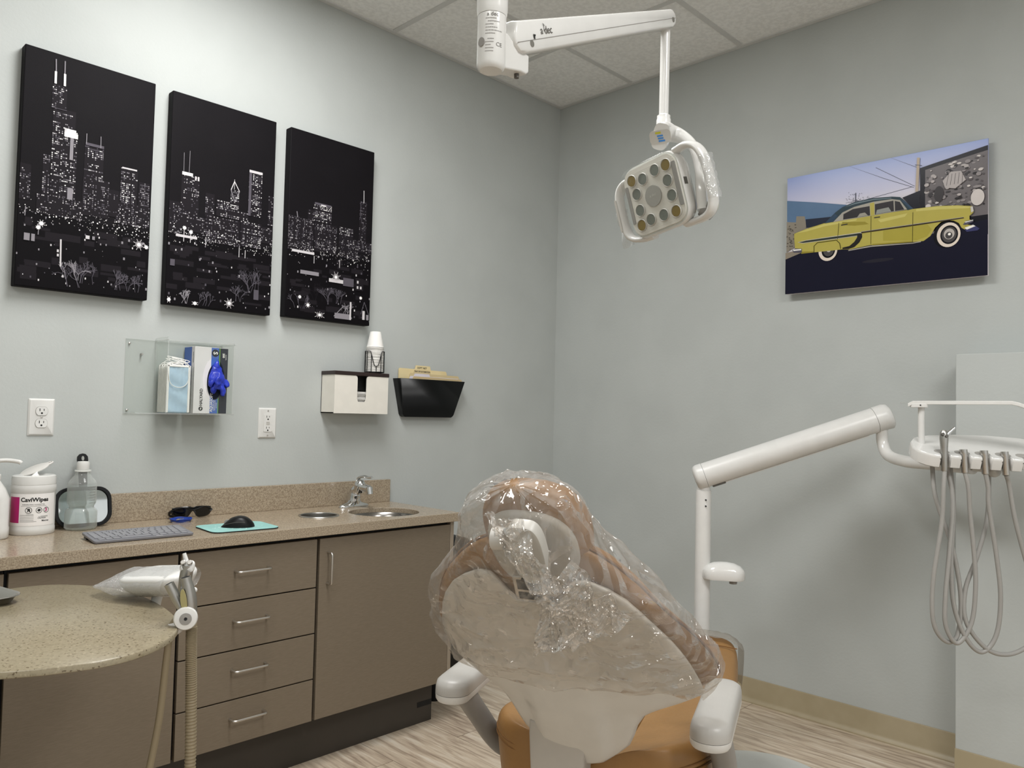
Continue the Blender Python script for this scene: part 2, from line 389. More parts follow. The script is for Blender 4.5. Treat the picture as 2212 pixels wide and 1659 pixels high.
B2 = [(0.103,0.264,0.422,0.618,0.35,0.7),(0.325,0.408,0.441,0.554,0.35,0.6),(0.435,0.563,0.454,0.534,0.60,0.9),(0.560,0.643,0.501,0.599,0.60,1.0),(0.734,0.870,0.487,0.718,0.55,1.0),(0.941,1.007,0.458,0.610,0.40,0.7),(-0.006,0.103,0.331,0.482,0.30,0.6),(0.334,0.658,0.321,0.449,0.40,0.7),(0.669,0.876,0.329,0.455,0.50,0.8),(0.876,1.016,0.363,0.445,0.30,0.6),(0.058,0.331,0.354,0.430,0.30,0.6),(0.428,0.741,0.454,0.498,0.40,0.7)]
B3 = [(0.277,0.490,0.531,0.629,0.70,1.0),(0.217,0.288,0.518,0.586,0.40,0.6),(-0.015,0.123,0.355,0.535,0.40,0.6),(0.124,0.285,0.359,0.531,0.40,0.6),(0.297,0.559,0.369,0.525,0.35,0.6),(0.590,0.755,0.450,0.530,0.60,0.8),(0.829,0.920,0.459,0.699,0.30,0.5),(0.585,0.828,0.363,0.473,0.30,0.6),(0.760,0.999,0.408,0.469,0.35,0.6)]
canvas(-2.597, -2.196, 1.597, 2.362, B1, dict(hz=.31,
    lines=[((.225, .868), (.217, .972), .004, 3), ((.285, .868), (.282, .975), .004, 3), ((.22, .868), (.219, .92), .008, 5), ((.287, .868), (.285, .92), .008, 5),
           ((.465, .645), (.465, .69), .003, 3), ((.575, .64), (.573, .692), .003, 3), ((.315, .1), (.309, .215), .006, 4), ((.2, .765), (.31, .765), .002, 2), ((.147, .22), (.149, .262), .003, 3), ((.05, .29), (.052, .33), .003, 3)],
    rects=[(.30, .40, .655, .675, 5), (.315, .385, .675, .69, 5), (.30, .315, .675, .69, 4), (.345, .37, .56, .655, 3), (.34, .38, .39, .44, 3), (.46, .6, .64, .652, 2), (.75, .87, .575, .582, 4), (.05, .09, .19, .22, 3), (.1, .125, .19, .22, 3), (.49, .52, .235, .25, 4), (.54, .56, .235, .25, 3)],
    stars=[(.909, .246, .05), (.165, .268, .03), (.145, .25, .02), (.97, .24, .02)], trees=[(.42, .02, .06, 2), (.50, .04, .06, 2), (.40, .05, .05, 3), (.86, .03, .05, 2), (.75, .03, .05, 2)]),
    'large canvas print of the tallest night tower with twin masts, leftmost of the three')
canvas(-2.136, -1.732, 1.594, 2.359, B2, dict(hz=.33,
    lines=[((.118, .625), (.115, .72), .002, 3), ((.165, .625), (.167, .735), .002, 3), ((.591, .6), (.591, .65), .002, 4), ((.56, .595), (.591, .64), .004, 4), ((.643, .595), (.591, .64), .004, 4), ((.56, .595), (.6, .54), .004, 3), ((.643, .595), (.6, .54), .004, 3), ((.14, .3), (.142, .36), .003, 4), ((.2, .3), (.2, .345), .003, 4), ((.34, .3), (.34, .34), .003, 4), ((.66, .27), (.66, .32), .003, 4), ((.72, .27), (.72, .31), .003, 4)],
    rects=[(.105, .2, .615, .63, 5), (.735, .868, .705, .718, 4), (.22, .235, .6, .62, 4), (.245, .26, .6, .62, 4), (.07, .26, .32, .332, 4), (.735, .76, .487, .705, 2), (.82, .87, .07, .12, 2), (.03, .07, .18, .21, 2)],
    stars=[(.58, .036, .05), (.261, .016, .03), (.03, .02, .03), (.142, .365, .02), (.2, .35, .02)], trees=[(.78, .1, .07, 2), (.82, .12, .06, 2), (.2, .01, .04, 3), (.35, .01, .04, 2), (.7, .05, .05, 2)]),
    'canvas print of a night skyline with a pointed diamond-topped tower, middle of the three')
canvas(-1.669, -1.265, 1.599, 2.359, B3, dict(hz=.365,
    lines=[((.877, .69), (.873, .762), .004, 4), ((.1, .53), (.09, .56), .004, 3), ((.84, .6), (.84, .69), .003, 2), ((.88, .06), (.92, .13), .004, 2), ((.98, .06), (.92, .13), .004, 2), ((.55, .03), (.66, .09), .004, 3), ((.6, .3), (.6, .345), .003, 4), ((.3, .3), (.3, .34), .003, 4)],
    rects=[(.29, .48, .62, .632, 2), (.36, .42, .618, .626, 4), (.15, .36, .235, .255, 3), (.48, .72, .215, .235, 4), (.65, .78, .205, .25, 2), (.74, .76, .02, .12, 4), (.56, .74, .02, .05, 3), (.05, .3, .345, .358, 4), (.9, .93, .03, .08, 4), (.95, .98, .03, .06, 3), (.8, .9, .19, .26, 1), (.82, .84, .2, .215, 4), (.86, .88, .2, .215, 4), (.82, .84, .23, .245, 4)],
    stars=[(.559, .245, .06), (.382, .027, .06), (.245, .072, .03), (.15, .11, .02), (.87, .15, .02)], trees=[(.35, .1, .06, 1), (.5, .09, .06, 2), (.7, .03, .05, 3), (.62, .1, .05, 2), (.15, .05, .05, 2)]),
    'canvas print of a night skyline with one thin spire, rightmost of the three')

# ------------------------------------------------------------------ yellow car photograph on the right wall
def lr(n_, c, r=.25): return pm('photo_'+n_, c, r, spec=.12)
CW, CHt = .7601, .5035
def sky_mat():
    m = bpy.data.materials.new('photo_sky'); m.use_nodes = True; nt = m.node_tree; b = nt.nodes['Principled BSDF']; b.inputs['Roughness'].default_value = .2; b.inputs['Specular IOR Level'].default_value = .15
    tc = nt.nodes.new('ShaderNodeTexCoord'); sp = nt.nodes.new('ShaderNodeSeparateXYZ'); mr = nt.nodes.new('ShaderNodeMapRange'); rp = nt.nodes.new('ShaderNodeValToRGB')
    nt.links.new(tc.outputs['Object'], sp.inputs[0]); nt.links.new(sp.outputs['Y'], mr.inputs[0]); mr.inputs['From Min'].default_value = .33; mr.inputs['From Max'].default_value = .5
    e = rp.color_ramp.elements; e[0].color = lin('#dfd8dd'); e[1].color = lin('#8f9fd0'); k = e.new(.3); k.color = lin('#c6c6dd')
    nt.links.new(mr.outputs[0], rp.inputs[0]); nt.links.new(rp.outputs[0], b.inputs['Base Color']); return m
t = thing('metal_photo_print', 'glossy photo panel of a yellow vintage sedan with whitewall tyres on grey wall', 'picture', M=RW(-1.3416-CW/2, 1.7723, 0))
b = MB(); b.box(-CW/2, CW/2, 0, CHt, .028, .034); pan = b.build('photo_panel', sky_mat(), t, bevel=.001)
b = MB(); b.box(-CW/2+.08, CW/2-.08, .08, CHt-.08, .001, .028); b.build('wall_mount', DGREY, t)
pl = {}
b = MB(); CM = []; LZ = [.0342]
def pc(pts, mname, col, r=.25):
    m = lr(mname, col, r)
    if m not in CM: CM.append(m)
    b.m = CM.index(m)
    P = [(max(0, min(760, x))/1000-CW/2, max(0, min(503, y))/1000, LZ[0]) for x, y in pts]; b.poly(P); LZ[0] += .00004
def pe(cx, cy, rx, ry, mname, col, n_=28): pc([(cx+rx*cos(2*pi*k/n_), cy+ry*sin(2*pi*k/n_)) for k in range(n_)], mname, col)
def pln(p, q, w, mname, col):
    d = V((q[0]-p[0], q[1]-p[1])).normalized(); n_ = V((-d.y, d.x))*w
    pc([(p[0]+n_.x, p[1]+n_.y), (p[0]-n_.x, p[1]-n_.y), (q[0]-n_.x, q[1]-n_.y), (q[0]+n_.x, q[1]+n_.y)], mname, col)
rnd = random.Random(5)
for a, c in (((424,504),(523,443)), ((263,504),(400,425)), ((400,425),(509,369)), ((367,476),(511,374)), ((306,351),(504,373))): pln(a, c, .9, 'wire', '#3b3f52')
for k in range(60): pe(290+rnd.gauss(0, 22), 350+abs(rnd.gauss(0, 14)), 1.6, 1.2, 'twig', '#4b4f5a', 6)
pln((290, 388), (289, 344), 1.5, 'wire', '#3b3f52')
pc([(1,406),(124,378),(255,345),(217,313),(169,281),(2,308)], 'bluewall', '#5b7696')
pc([(-4,314),(41,306),(43,332),(79,326),(84,300),(87,269),(39,246),(39,201),(-2,181)], 'stone', '#8b8478', .5)
for k in range(40): pe(rnd.uniform(2, 40), rnd.uniform(190, 300), rnd.uniform(2, 5), rnd.uniform(1, 3), 'stone_dark', '#5a554d', 6)
pc([(84,312),(200,305),(170,281),(87,275)], 'shade', '#23293a')
pc([(521,482),(531,480),(525,349),(515,351)], 'pole', '#b7a794'); pln((514, 455), (538, 448), 1, 'wire', '#3b3f52')
pc([(468,336),(532,352),(532,275),(505,289)], 'shed', '#191a24')
pc([(531,439),(765,477),(765,150),(534,200)], 'mural_frame', '#14141d')
pc([(550,428),(765,459),(765,223),(709,223),(550,283)], 'mural_ground', '#6f6a6c')
for k in range(150):
    g = rnd.choice(('#3c393b', '#8f898a', '#b3acab', '#5b5658', '#d0c9c6', '#2a2729')); x = rnd.uniform(556, 752); y = rnd.uniform(262+max(0, (600-x)*.1), 425+(x-550)*.13)
    if y > 428+(x-550)*.135 or y < 283-(x-550)*.34: continue
    r_ = rnd.uniform(3, 10); pe(x, y, r_, r_*rnd.uniform(.3, 1), 'mural_'+g[1:], g, 9)
pc([(612,372),(640,402),(674,398),(690,362),(655,336),(620,345)], 'mural_b3acab', '#b3acab')
for k in range(5): pln((625+k*13, 352), (632+k*12, 393), .8, 'mural_5b5658', '#5b5658')
pe(599, 325, 16, 30, 'mural_3c393b', '#3c393b'); pe(728, 290, 22, 30, 'mural_d0c9c6', '#d0c9c6'); pe(727, 330, 14, 5, 'mural_8f898a', '#8f898a')
pc([(-7,151),(70,172),(135,178),(534,170),(717,200),(765,205),(765,-7),(-6,-6)], 'asphalt', '#1b1b2b', .2)
pe(380, 100, 60, 7, 'asphalt_pale', '#26252f'); pc([(0,178),(70,186),(72,171),(0,150)], 'kerb', '#8d8375')
pe(628, 166, 47, 50, 'wheel_well', '#0d0d14')
pe(186, 165, 40, 44, 'tyre', '#101016'); pe(182, 165, 39, 43, 'whitewall', '#e3d6c9'); pe(184, 165, 28, 31, 'tyre', '#101016'); pe(185, 166, 22, 25, 'hub', '#4d4a4a'); pe(186, 168, 9, 10, 'hub_shine', '#b9b3ae')
YEL = '#b5aa56'
pc([(38,256),(89,269),(169,282),(241,282),(357,283),(509,283),(595,280),(663,271),(711,260),(715,236),(702,225),(702,212),(715,205),(690,196),(720,185),(690,174),(676,185),(667,204),(651,215),(631,220),(607,217),(587,199),(571,170),(547,154),(509,155),(355,165),(270,158),(242,162),(123,165),(70,166),(70,187),(42,191),(38,236)], 'car_yellow', YEL, .2)
pc([(45,257),(89,266),(169,278),(300,279),(295,272),(169,268),(90,258)], 'car_highlight', '#c9c070', .2); pc([(520,281),(595,278),(663,269),(708,258),(700,254),(600,266),(520,272)], 'car_highlight', '#c9c070', .2)
pc([(240,275),(330,262),(345,250),(290,252),(240,262)], 'car_shade', '#978c3a', .2); pc([(380,262),(490,270),(480,258),(390,250)], 'car_highlight', '#c9c070', .2); pc([(60,176),(123,170),(123,165),(72,166)], 'car_shade', '#978c3a')
pc([(360,168),(509,160),(509,155),(357,163)], 'car_shade', '#978c3a'); pc([(400,215),(560,217),(575,195),(560,170),(520,160),(400,175)], 'car_yellow2', '#a89d42')
pc([(167,280),(212,319),(241,336),(288,349),(361,352),(432,345),(462,338),(477,323),(511,284),(490,281),(462,321),(432,332),(361,331),(288,322),(250,308),(208,281)], 'car_roof', '#38474f', .15)
pc([(250,334),(290,345),(361,348),(430,341),(430,338),(361,344),(290,340)], 'roof_shine', '#6f8088')
pc([(169,281),(210,314),(222,303),(201,281)], 'rear_glass', '#31465c'); pc([(203,280),(241,314),(288,329),(361,337),(432,335),(462,326),(488,285),(370,282),(241,281)], 'car_chrome', '#a8a49b', .15)
pc([(244,284),(245,306),(283,321),(348,322),(350,284)], 'window_dark', '#2e2c2f'); pc([(300,285),(310,298),(330,299),(342,285)], 'window_pale', '#9a978b')
pc([(369,284),(368,326),(438,328),(440,286)], 'window_dark', '#2e2c2f'); pc([(372,285),(376,302),(420,305),(430,287)], 'window_pale2', '#8f938d')
pc([(444,286),(443,326),(461,319),(478,286)], 'window_dark', '#2e2c2f'); pc([(349,333),(366,334),(367,283),(352,282)], 'car_yellow', YEL); pln((441, 330), (442, 286), 1.2, 'car_chrome', '#a8a49b')
pc([(477,323),(511,284),(500,284),(468,322)], 'rear_glass', '#31465c')
pc([(123,165),(123,192),(138,205),(218,205),(232,189),(237,165),(234,165),(229,188),(217,202),(139,202),(126,191),(126,165)], 'seam', '#4f4a1c')
pc([(53,217),(90,221),(316,222),(320,208),(223,208),(75,209)], 'spear_edge', '#c9c3b2'); pc([(58,216),(90,219),(314,219),(318,210),(223,210),(77,211)], 'spear', '#333a35')
pc([(301,216),(319,216),(320,201),(309,181),(289,165),(266,160),(242,163),(242,169),(270,172),(289,186),(300,202)], 'swoosh', '#23211f')
pc([(316,223),(509,223),(682,223),(685,219),(509,217),(316,217)], 'trim_dark', '#3a2f1c'); pc([(316,224.5),(509,224.5),(682,224),(682,222.5),(509,222.5),(316,222.5)], 'car_chrome', '#a8a49b')
pc([(266,156),(355,162),(509,152),(538,155),(538,151),(509,149),(355,157),(266,152)], 'car_chrome', '#a8a49b')
for a, c in (((227,273),(222,205)), ((354,281),(354,168)), ((509,270),(508,156))): pln(a, c, .9, 'seam', '#4f4a1c')
for a, c in (((236, 262), (262, 263)), ((366, 272), (388, 272))): pln(a, c, 2, 'handle_dark', '#3c3a32')
pe(628, 166, 43, 48, 'tyre', '#101016'); pe(633, 165, 40, 46, 'whitewall', '#e3d6c9'); pe(635, 165, 30, 35, 'tyre', '#101016'); pe(635, 165, 25, 29, 'hub', '#4d4a4a'); pe(635, 168, 18, 20, 'hub_shine', '#b9b3ae'); pe(634, 163, 12, 13, 'hub', '#4d4a4a'); pe(636, 167, 5, 5, 'hub_bright', '#f2efe9')
pc([(681,196),(690,207),(715,210),(715,201),(690,193)], 'bumper', '#5c5a66', .1); pc([(686,205),(714,208),(714,206),(690,202)], 'hub_bright', '#f2efe9'); pc([(686,177),(719,187),(735,173),(728,167),(694,167)], 'bumper_blue', '#43456d', .1); pc([(686,183),(714,190),(722,184),(694,175)], 'hub_bright', '#f2efe9')
pc([(30,187),(44,192),(72,187),(72,171),(37,175)], 'bumper', '#5c5a66'); pc([(34,188),(70,186),(70,181),(36,182)], 'hub_bright', '#f2efe9'); pc([(705,258),(713,258),(716,240),(708,236)], 'headlamp', '#c9c6c0')
b.build('printed_car', CM, pan, smooth=0, recalc=False)

# ------------------------------------------------------------------ wall outlets
def outlet(x, z, gfci, label):
    t = thing('wall_outlet', label, 'outlet', M=LW(x, z, 0))
    b = MB(); b.loft([(rrect(.0755, .119, .003), .0003), (rrect(.0755, .119, .003), .002), (rrect(.066, .109, .003), .0065)]); pl_ = b.build('cover_plate', WHITE, t)
    for s in (1, -1):
        if gfci:
            if s == 1:
                b = MB(); b.prism(rrect(.034, .068, .003), .006, .0085); b.build('socket_face', WHITE2, t)
                b = MB(); b.box(-.007, .007, -.0055, -.0012, .0085, .0098); b.box(-.007, .007, .0012, .0055, .0085, .0098); b.build('test_button', LGREY, t)
            cy = s*.0215
        else:
            cy = s*.0195
            b = MB(); o = [(x_, max(-.0135, min(.0135, y_))) for x_, y_ in ellp(.0172, .0172, 32)]; b.prism([(x_, y_+cy) for x_, y_ in o], .006, .0088); b.build('socket_face', WHITE2, t)
            b = MB(); b.loft([([(x_*1.06, y_*1.06+cy) for x_, y_ in o], .0058), ([(x_*1.06, y_*1.06+cy) for x_, y_ in o], .0067)]); b.build('socket_gap', GREY, t)
        b = MB(); k = 1 if not gfci else .9
        b.box(-.0072*k, -.0050*k, cy, cy+.0085*k, .0085, .0091); b.box(.005*k, .007*k, cy+.001, cy+.0075*k, .0085, .0091)
        b.prism(ellp(.003, .003, 12, 0, cy-.0065), .0085, .0091); b.build('slots', BLACKM, t)
    for z_ in ((0,) if not gfci else (.048, -.048)):
        b = MB(); b.lathe([(.003, .006), (.003, .0075), (.0015, .0078)], Matrix.Translation((0, z_, 0)), 12); b.build('screw', NICKEL, t)
outlet(-2.495, 1.187, 0, 'white duplex outlet with two rounded sockets on the wall left of the mask holder')
outlet(-1.7075, 1.1745, 1, 'white rectangular outlet with two buttons on the wall right of the glove box')

# ------------------------------------------------------------------ clear holder with masks and gloves
t = thing('acrylic_dispenser', 'clear acrylic wall holder with masks and a glove box', 'dispenser', M=LW(-2.247, 1.204, 0))
AM = [ACRYL, ACEDGE]
def panel(nm, x0, x1, y0, y1, z0, z1):
    """thin clear sheet whose narrow sides show as pale edges; x right, y up, z out of the wall"""
    b = MB(); b.box(x0, x1, y0, y1, z0, z1); d = [x1-x0, y1-y0, z1-z0]; ax = d.index(min(d))
    for f in b.bm.faces:
        f.normal_update(); f.material_index = 0 if abs(f.normal[ax]) > .5 else 1
    return b.build(nm, AM, t, smooth=0)
panel('back_panel', 0, .347, 0, .259, .0012, .004); panel('bottom_panel', 0, .347, 0, .004, .004, .112)
panel('top_panel', .102, .347, .255, .259, .004, .112); panel('side_panel', .100, .104, .004, .267, .004, .112); panel('side_panel', .338, .342, .004, .262, .004, .112)
panel('divider_panel', .192, .195, .004, .17, .004, .1); panel('front_panel', .104, .192, .004, .168, .109, .112)
b = MB()                                                          # glove front with an oval opening
outer = [(.195, .004), (.338, .004), (.338, .255), (.195, .255)]; no = 36
def onrect(a):
    cx, cy, hw, hh = .2665, .13, .0715, .1255; k = min(hw/max(1e-6, abs(cos(a))), hh/max(1e-6, abs(sin(a)))); return (cx+k*cos(a), cy+k*sin(a))
for z in (.109, .112):
    b.rings([[V((*onrect(2*pi*k/no), z)) for k in range(no)], [V((.2665+.04*cos(2*pi*k/no), .13+.075*sin(2*pi*k/no), z)) for k in range(no)]], True, (0, 0))
b.m = 0; b.rings([[V((.2665+.04*cos(2*pi*k/no), .13+.075*sin(2*pi*k/no), z)) for k in range(no)] for z in (.109, .112)], True, (0, 0))
b.build('glove_panel', AM, t, recalc=False)
for p in ((.012, .243), (.012, .012), (.335, .243)):
    b = MB(); b.lathe([(.0025, .0), (.0025, .004), (.0035, .0042), (.0035, .006), (.002, .007)], Matrix.Translation((*p, 0)), 12); b.build('screw', NICKEL, t)
b = MB(); b.lathe([(.004, .004), (.0025, .006), (.0025, .012), (.004, .013), (.003, .015)], Matrix.Translation((.052, .207, 0)), 12); b.build('peg', STEEL, t)
# masks standing on edge in the pocket
def mask(i, label):
    zc = .022+.0118*i; k = random.Random(i)
    m_ = thing('face_mask', label, 'mask', M=LW(-2.247+.148, 1.2085, -zc), group='face masks in the clear holder')
    h = .165+k.uniform(-.004, .004); w_ = .078
    b = MB(); NU, NV = 22, 26
    def f(u, v):
        x = (u-.5)*w_*(1+.02*sin(v*9+i)); y = v*h; z = .003*abs(((u*5) % 1)-.5)+.0012*sin(v*17+u*5+i)
        return V((x, y, z))
    b.grid(f, NU, NV); b.build('mask_body', MASKB, m_, solid=.0022, smooth=60)
    b = MB()
    for s in (-1, 1): b.box(s*w_/2-.004*(s > 0)-.002, s*w_/2+.004*(s < 0)+.002, .002, h, -.0025, .004)
    b.box(-w_/2, w_/2, h-.006, h+.001, -.002, .004); b.build('edge_binding', PAPER, m_, bevel=.001)
    b = MB()
    if i == 6:
        b.tube(spline([(-.041, h-.005, .005), (-.038, h-.03, .0065), (-.028, h-.066, .0065), (0, h-.078, .0065), (.026, h-.066, .0065), (.036, h-.03, .0065), (.037, h-.004, .005)], 6), .0013, 8)
    else:
        a = k.uniform(.01, .03); s = k.choice((-1, 1))
        b.tube(spline([(-.032*s, h-.004, .002), (-.024*s, h+.012, .004), (.0+k.uniform(-.01, .01), h+.012+a*.3, .005), (.022*s, h+.008+a*.8, .004), (.042, h+.004+a*.5, .003), (.04*s, h-.002, .002)], 6), .0013, 8)
        b.tube(spline([(-.038, h-.004, .003), (-.03, h+.008, .006), (-.015, h+.004, .007), (.004, h+.01, .006), (.02, h+.002, .004)], 6), .0014, 8)
    b.build('ear_loop', PAPER, m_)
for i in range(7):
    mask(i, 'light blue pleated face mask at the front of the stack, ear loop hanging down' if i == 6 else 'pleated face mask packed behind the front mask in the clear holder')
# glove box standing on end
g = thing('glove_box', 'upright box of blue gloves with white, blue and navy stripes in the clear holder', 'box', M=LW(-1.9835, 1.2085, -.0505))
b = MB(); b.box(-.0615, .0615, 0, .239, -.043, .045); gb = b.build('carton', [pm('carton_white', '#e2dfe0', .5)], g, bevel=.0012)
b = MB(); e = .0453
def band(x0, x1, m): b.m = m; b.poly([(x0, .001, e), (x1, .001, e), (x1, .238, e), (x0, .238, e)])
band(-.0012, .0285, 0); band(.0265, .031, 1); band(.031, .061, 2)
b.m = 3; b.poly([(-.0618, .1, -.042), (-.0618, .1, .02), (-.0618, .238, .02), (-.0618, .238, -.042)]); b.m = 2; b.poly([(-.0618, .002, -.042), (-.0618, .002, -.02), (-.0618, .1, -.02), (-.0618, .1, -.042)])
b.m = 2; b.poly([(-.058, .2395, -.042), (.06, .2395, -.042), (.06, .2395, .04), (-.058, .2395, .04)])
b.m = 2; b.poly([(.013+.0135*cos(k*pi/16), .219+.0135*sin(k*pi/16), e+.0003) for k in range(32)])
b.m = 4; b.poly([(-.034+.0075*cos(k*pi/12), .0175+.0075*sin(k*pi/12), e+.0003) for k in range(24)])
b.m = 2; b.poly([(.016+.03*cos(k*pi/18), .115+.065*sin(k*pi/18), e+.0001) for k in range(36)])
b.build('printed_bands', [BOXBLUE, GREEN, NAVY, BOXBLUE, INK], gb, smooth=0, recalc=False)
RU = Matrix(((0, -1, 0, 0), (1, 0, 0, 0), (0, 0, 1, 0), (0, 0, 0, 1)))
def gtext(s, size, x, y, mat, bold=0, xs=1., rot=1): text(s, size, Matrix.Translation((x, y, e+.0005)) @ (RU if rot > 0 else RU.inverted()), gb, mat, bold=bold, xs=xs)
gtext('HALYARD', .0145, -.0335, .058, INK, .0003, .95); gtext('AQUASOFT', .013, .0045, .04, PAPER, .0002)
gtext('POWDER-FREE\nNITRILE EXAM\nGLOVES', .0052, .018, .03, PAPER, 0, 1.1); gtext('S', .022, .013, .219, PAPER, .0006, 1, -1); gtext('200', .011, .044, .212, PAPER, .0003, 1, -1); gtext('GLOVES', .0055, .053, .206, PAPER, 0, 1, -1)
text('HALYARD', .0085, mat4((-.0621, .2, .034), (0, -1, 0), (0, 0, 1), (-1, 0, 0)), gb, INK, bold=.0002)
b = MB(); b.poly([(-.034-.0022, .0135, e+.0006), (-.034+.0005, .0135, e+.0006), (-.034+.0025, .021, e+.0006), (-.034-.0006, .021, e+.0006)]); b.build('logo_mark', PAPER, gb, smooth=0, recalc=False)
# the glove being pulled out
b = MB(); K = Matrix.Identity(3); c0 = V((-1.966, 1.335, -.1))
def ge(x, y, z, r, rot=0): b.ell(V((-1.966+x, -.098-z, 1.335+y)), r, Matrix.Rotation(rot, 3, 'Y'), 16, 10)
ge(0, .02, .0, (.024, .012, .03)); ge(-.008, .005, .012, (.022, .014, .026), .5); ge(.008, 0, .014, (.02, .014, .028), -.4); ge(.006, -.02, .012, (.022, .014, .024), .3)
ge(-.004, -.012, .026, (.012, .009, .018), .2); ge(.016, -.04, .018, (.01, .008, .024), -.35); ge(.03, -.016, .016, (.009, .008, .018), -.5); ge(-.021, -.012, .012, (.009, .009, .018), .2); ge(0, .045, .002, (.012, .008, .018), .1); ge(-.006, -.034, .006, (.014, .008, .02), .2)
o = b.build('exam_glove', BLUEG); tag(o, 'crumpled blue glove pulled halfway out of the glove box', 'glove')
for v in o.data.vertices:
    p = v.co; nz = noise.noise(p*60)*.006+noise.noise(p*140)*.003; v.co = p+v.normal*nz

# ------------------------------------------------------------------ paper towel dispenser, cups and wire cup holder
tw = thing('towel_dispenser', 'white wall towel box with dark brown lid under the cups', 'dispenser', M=LW(-1.334, 1.2195, 0))
W2, D2, HB = .134, .1, .158
sl = [(-.0235, HB), (-.0235, .062), (-.019, .05), (-.008, .0475), (.006, .0475), (.0165, .05), (.0225, .062), (.0225, HB)]
slr = [(-W2, 0), (W2, 0), (W2, HB), (.031, HB), (.025, HB-.004), (.0225, HB-.012)] + [(x, y) for x, y in sl[-2:0:-1]] + [(-.0235, HB-.012), (-.026, HB-.004), (-.032, HB), (-W2, HB)]
b = MB(); b.prism(slr, D2-.004, D2); b.box(-W2, -W2+.004, 0, HB, .0, D2-.004); b.box(W2-.004, W2, 0, HB, .0, D2-.004); b.box(-W2, W2, 0, .004, .0, D2-.004); b.box(-W2, W2, 0, HB, .0, .004)
b.build('body', pm('cream_white_plastic', '#e7e3da', .4), tw)
b = MB(); b.box(-W2-.003, W2+.003, HB, HB+.016, .001, D2+.003); b.build('lid', BROWN, tw, bevel=.0025)
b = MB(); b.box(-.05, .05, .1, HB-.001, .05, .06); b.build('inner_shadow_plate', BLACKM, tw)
rt = random.Random(3)
prev = None
for i in range(15):
    z = 1.2255+i*.0058
    if i == 0:
        prev = thing('paper_towel', 'folded white paper towel showing in the slot of the towel box', 'paper towel', (-1.334, -.05, z), group='paper towels in the towel box')
        b = MB(); b.box(-.11, .11, -.042, .043, 0, .0018); b.box(-.11, .11, -.042, .04, .0026, .0044); b.box(-.11, .11, -.042, -.0405, 0, .0044); b.build('folded_sheet', PAPER, prev, bevel=.0008)
    else:
        o = dup(prev); o.location = (-1.334+rt.uniform(-.002, .002), -.05+rt.uniform(-.003, .005), z); o.rotation_euler.z = rt.uniform(-.015, .015)
CUPX, CUPY, CUPZ = -1.2405, -.052, 1.3965
ch = thing('cup_holder', 'black wire holder around a stack of paper cups on the towel box', 'holder', (CUPX, CUPY, CUPZ))
wr = .0016; R0 = .0415; b = MB(); hh = .092
def ring_(z, a0, a1): return [(R0*cos(radians(a)), R0*sin(radians(a)), z) for a in range(a0, a1+1, 10)]
b.tube(ring_(.002, 0, 360), wr, 8); b.tube([(-R0, 0, .002), (R0, 0, .002)], wr, 8); b.tube([(0, -R0, .002), (0, R0, .002)], wr, 8); b.build('base_ring', BLACK, ch)
ca = -115                                                           # the open front of the holder
def rim(a):                                                      # top wire: high at the back, a U-shaped dip at the front
    d = abs((a-ca+180) % 360-180); s = min(1, max(0, (d-6)/34)); s = s*s*(3-2*s); return .027+(hh-.027)*s
b = MB(); b.tube([(R0*cos(radians(a)), R0*sin(radians(a)), rim(a)) for a in range(0, 361, 4)], wr, 8); b.build('top_wire', BLACK, ch)
for a in range(ca, ca+360, 30):
    b = MB(); b.cyl((R0*cos(radians(a)), R0*sin(radians(a)), .002), (R0*cos(radians(a)), R0*sin(radians(a)), rim(a)), wr, seg=8); b.build('upright_wire', BLACK, ch)
b = MB(); b.lathe([(.0375, .0), (.039, .0009), (.0376, .002), (.0358, .003), (.0235, .0665), (.0225, .068), (.021, .067), (.0205, .0655), (.0195, .0655)], None, 28, (0, 1))
cup0 = b.build('paper_cup', PAPER); cup0.location = (CUPX, CUPY, CUPZ+.001); lab_in = 'white paper cup nested upside down inside the black wire holder'
tag(cup0, lab_in, 'cup', 'paper cups in the wire holder')
for i in range(1, 24):
    z = CUPZ+.001+i*.0046 if i < 21 else CUPZ+.001+20*.0046+(.0, .006, .011, .017)[i-20]
    o = cup0.copy(); COL.objects.link(o); o.location = (CUPX+rt.uniform(-.0006, .0006), CUPY+rt.uniform(-.0006, .0006), z)
    if i == 23: o['label'] = 'topmost white paper cup, upside down on the stack'

# ------------------------------------------------------------------ file pocket with folders
fp = thing('file_pocket', 'black plastic wall pocket holding manila folders', 'file holder', M=LW(-.914, 1.21, 0))
b = MB()
def fo(wt, wb, h, r=.012):
    return [(-wb/2+r, 0), (wb/2-r, 0), (wb/2-r*.3, r*.3), (wb/2+.003, r), (wt/2, h), (-wt/2, h), (-wb/2-.003, r), (-wb/2+r*.3, r*.3)]
A_ = fo(.378, .296, .171)
fr3 = [V((x, y, .03+.034*y/.171)) for x, y in A_]; bk3 = [V((x*.985, y, .0)) for x, y in A_]
b.poly(fr3); b.poly(bk3[::-1])
for i in range(8):
    j = (i+1) % 8
    if i == 4: continue                                          # open top
    b.face([b.bm.verts.new(p) for p in (bk3[i], bk3[j], fr3[j], fr3[i])])
bmesh.ops.remove_doubles(b.bm, verts=b.bm.verts[:], dist=1e-5)
b.build('pocket', pm('pocket_black', '#050607', .35, spec=.25), fp, solid=.003, smooth=30)
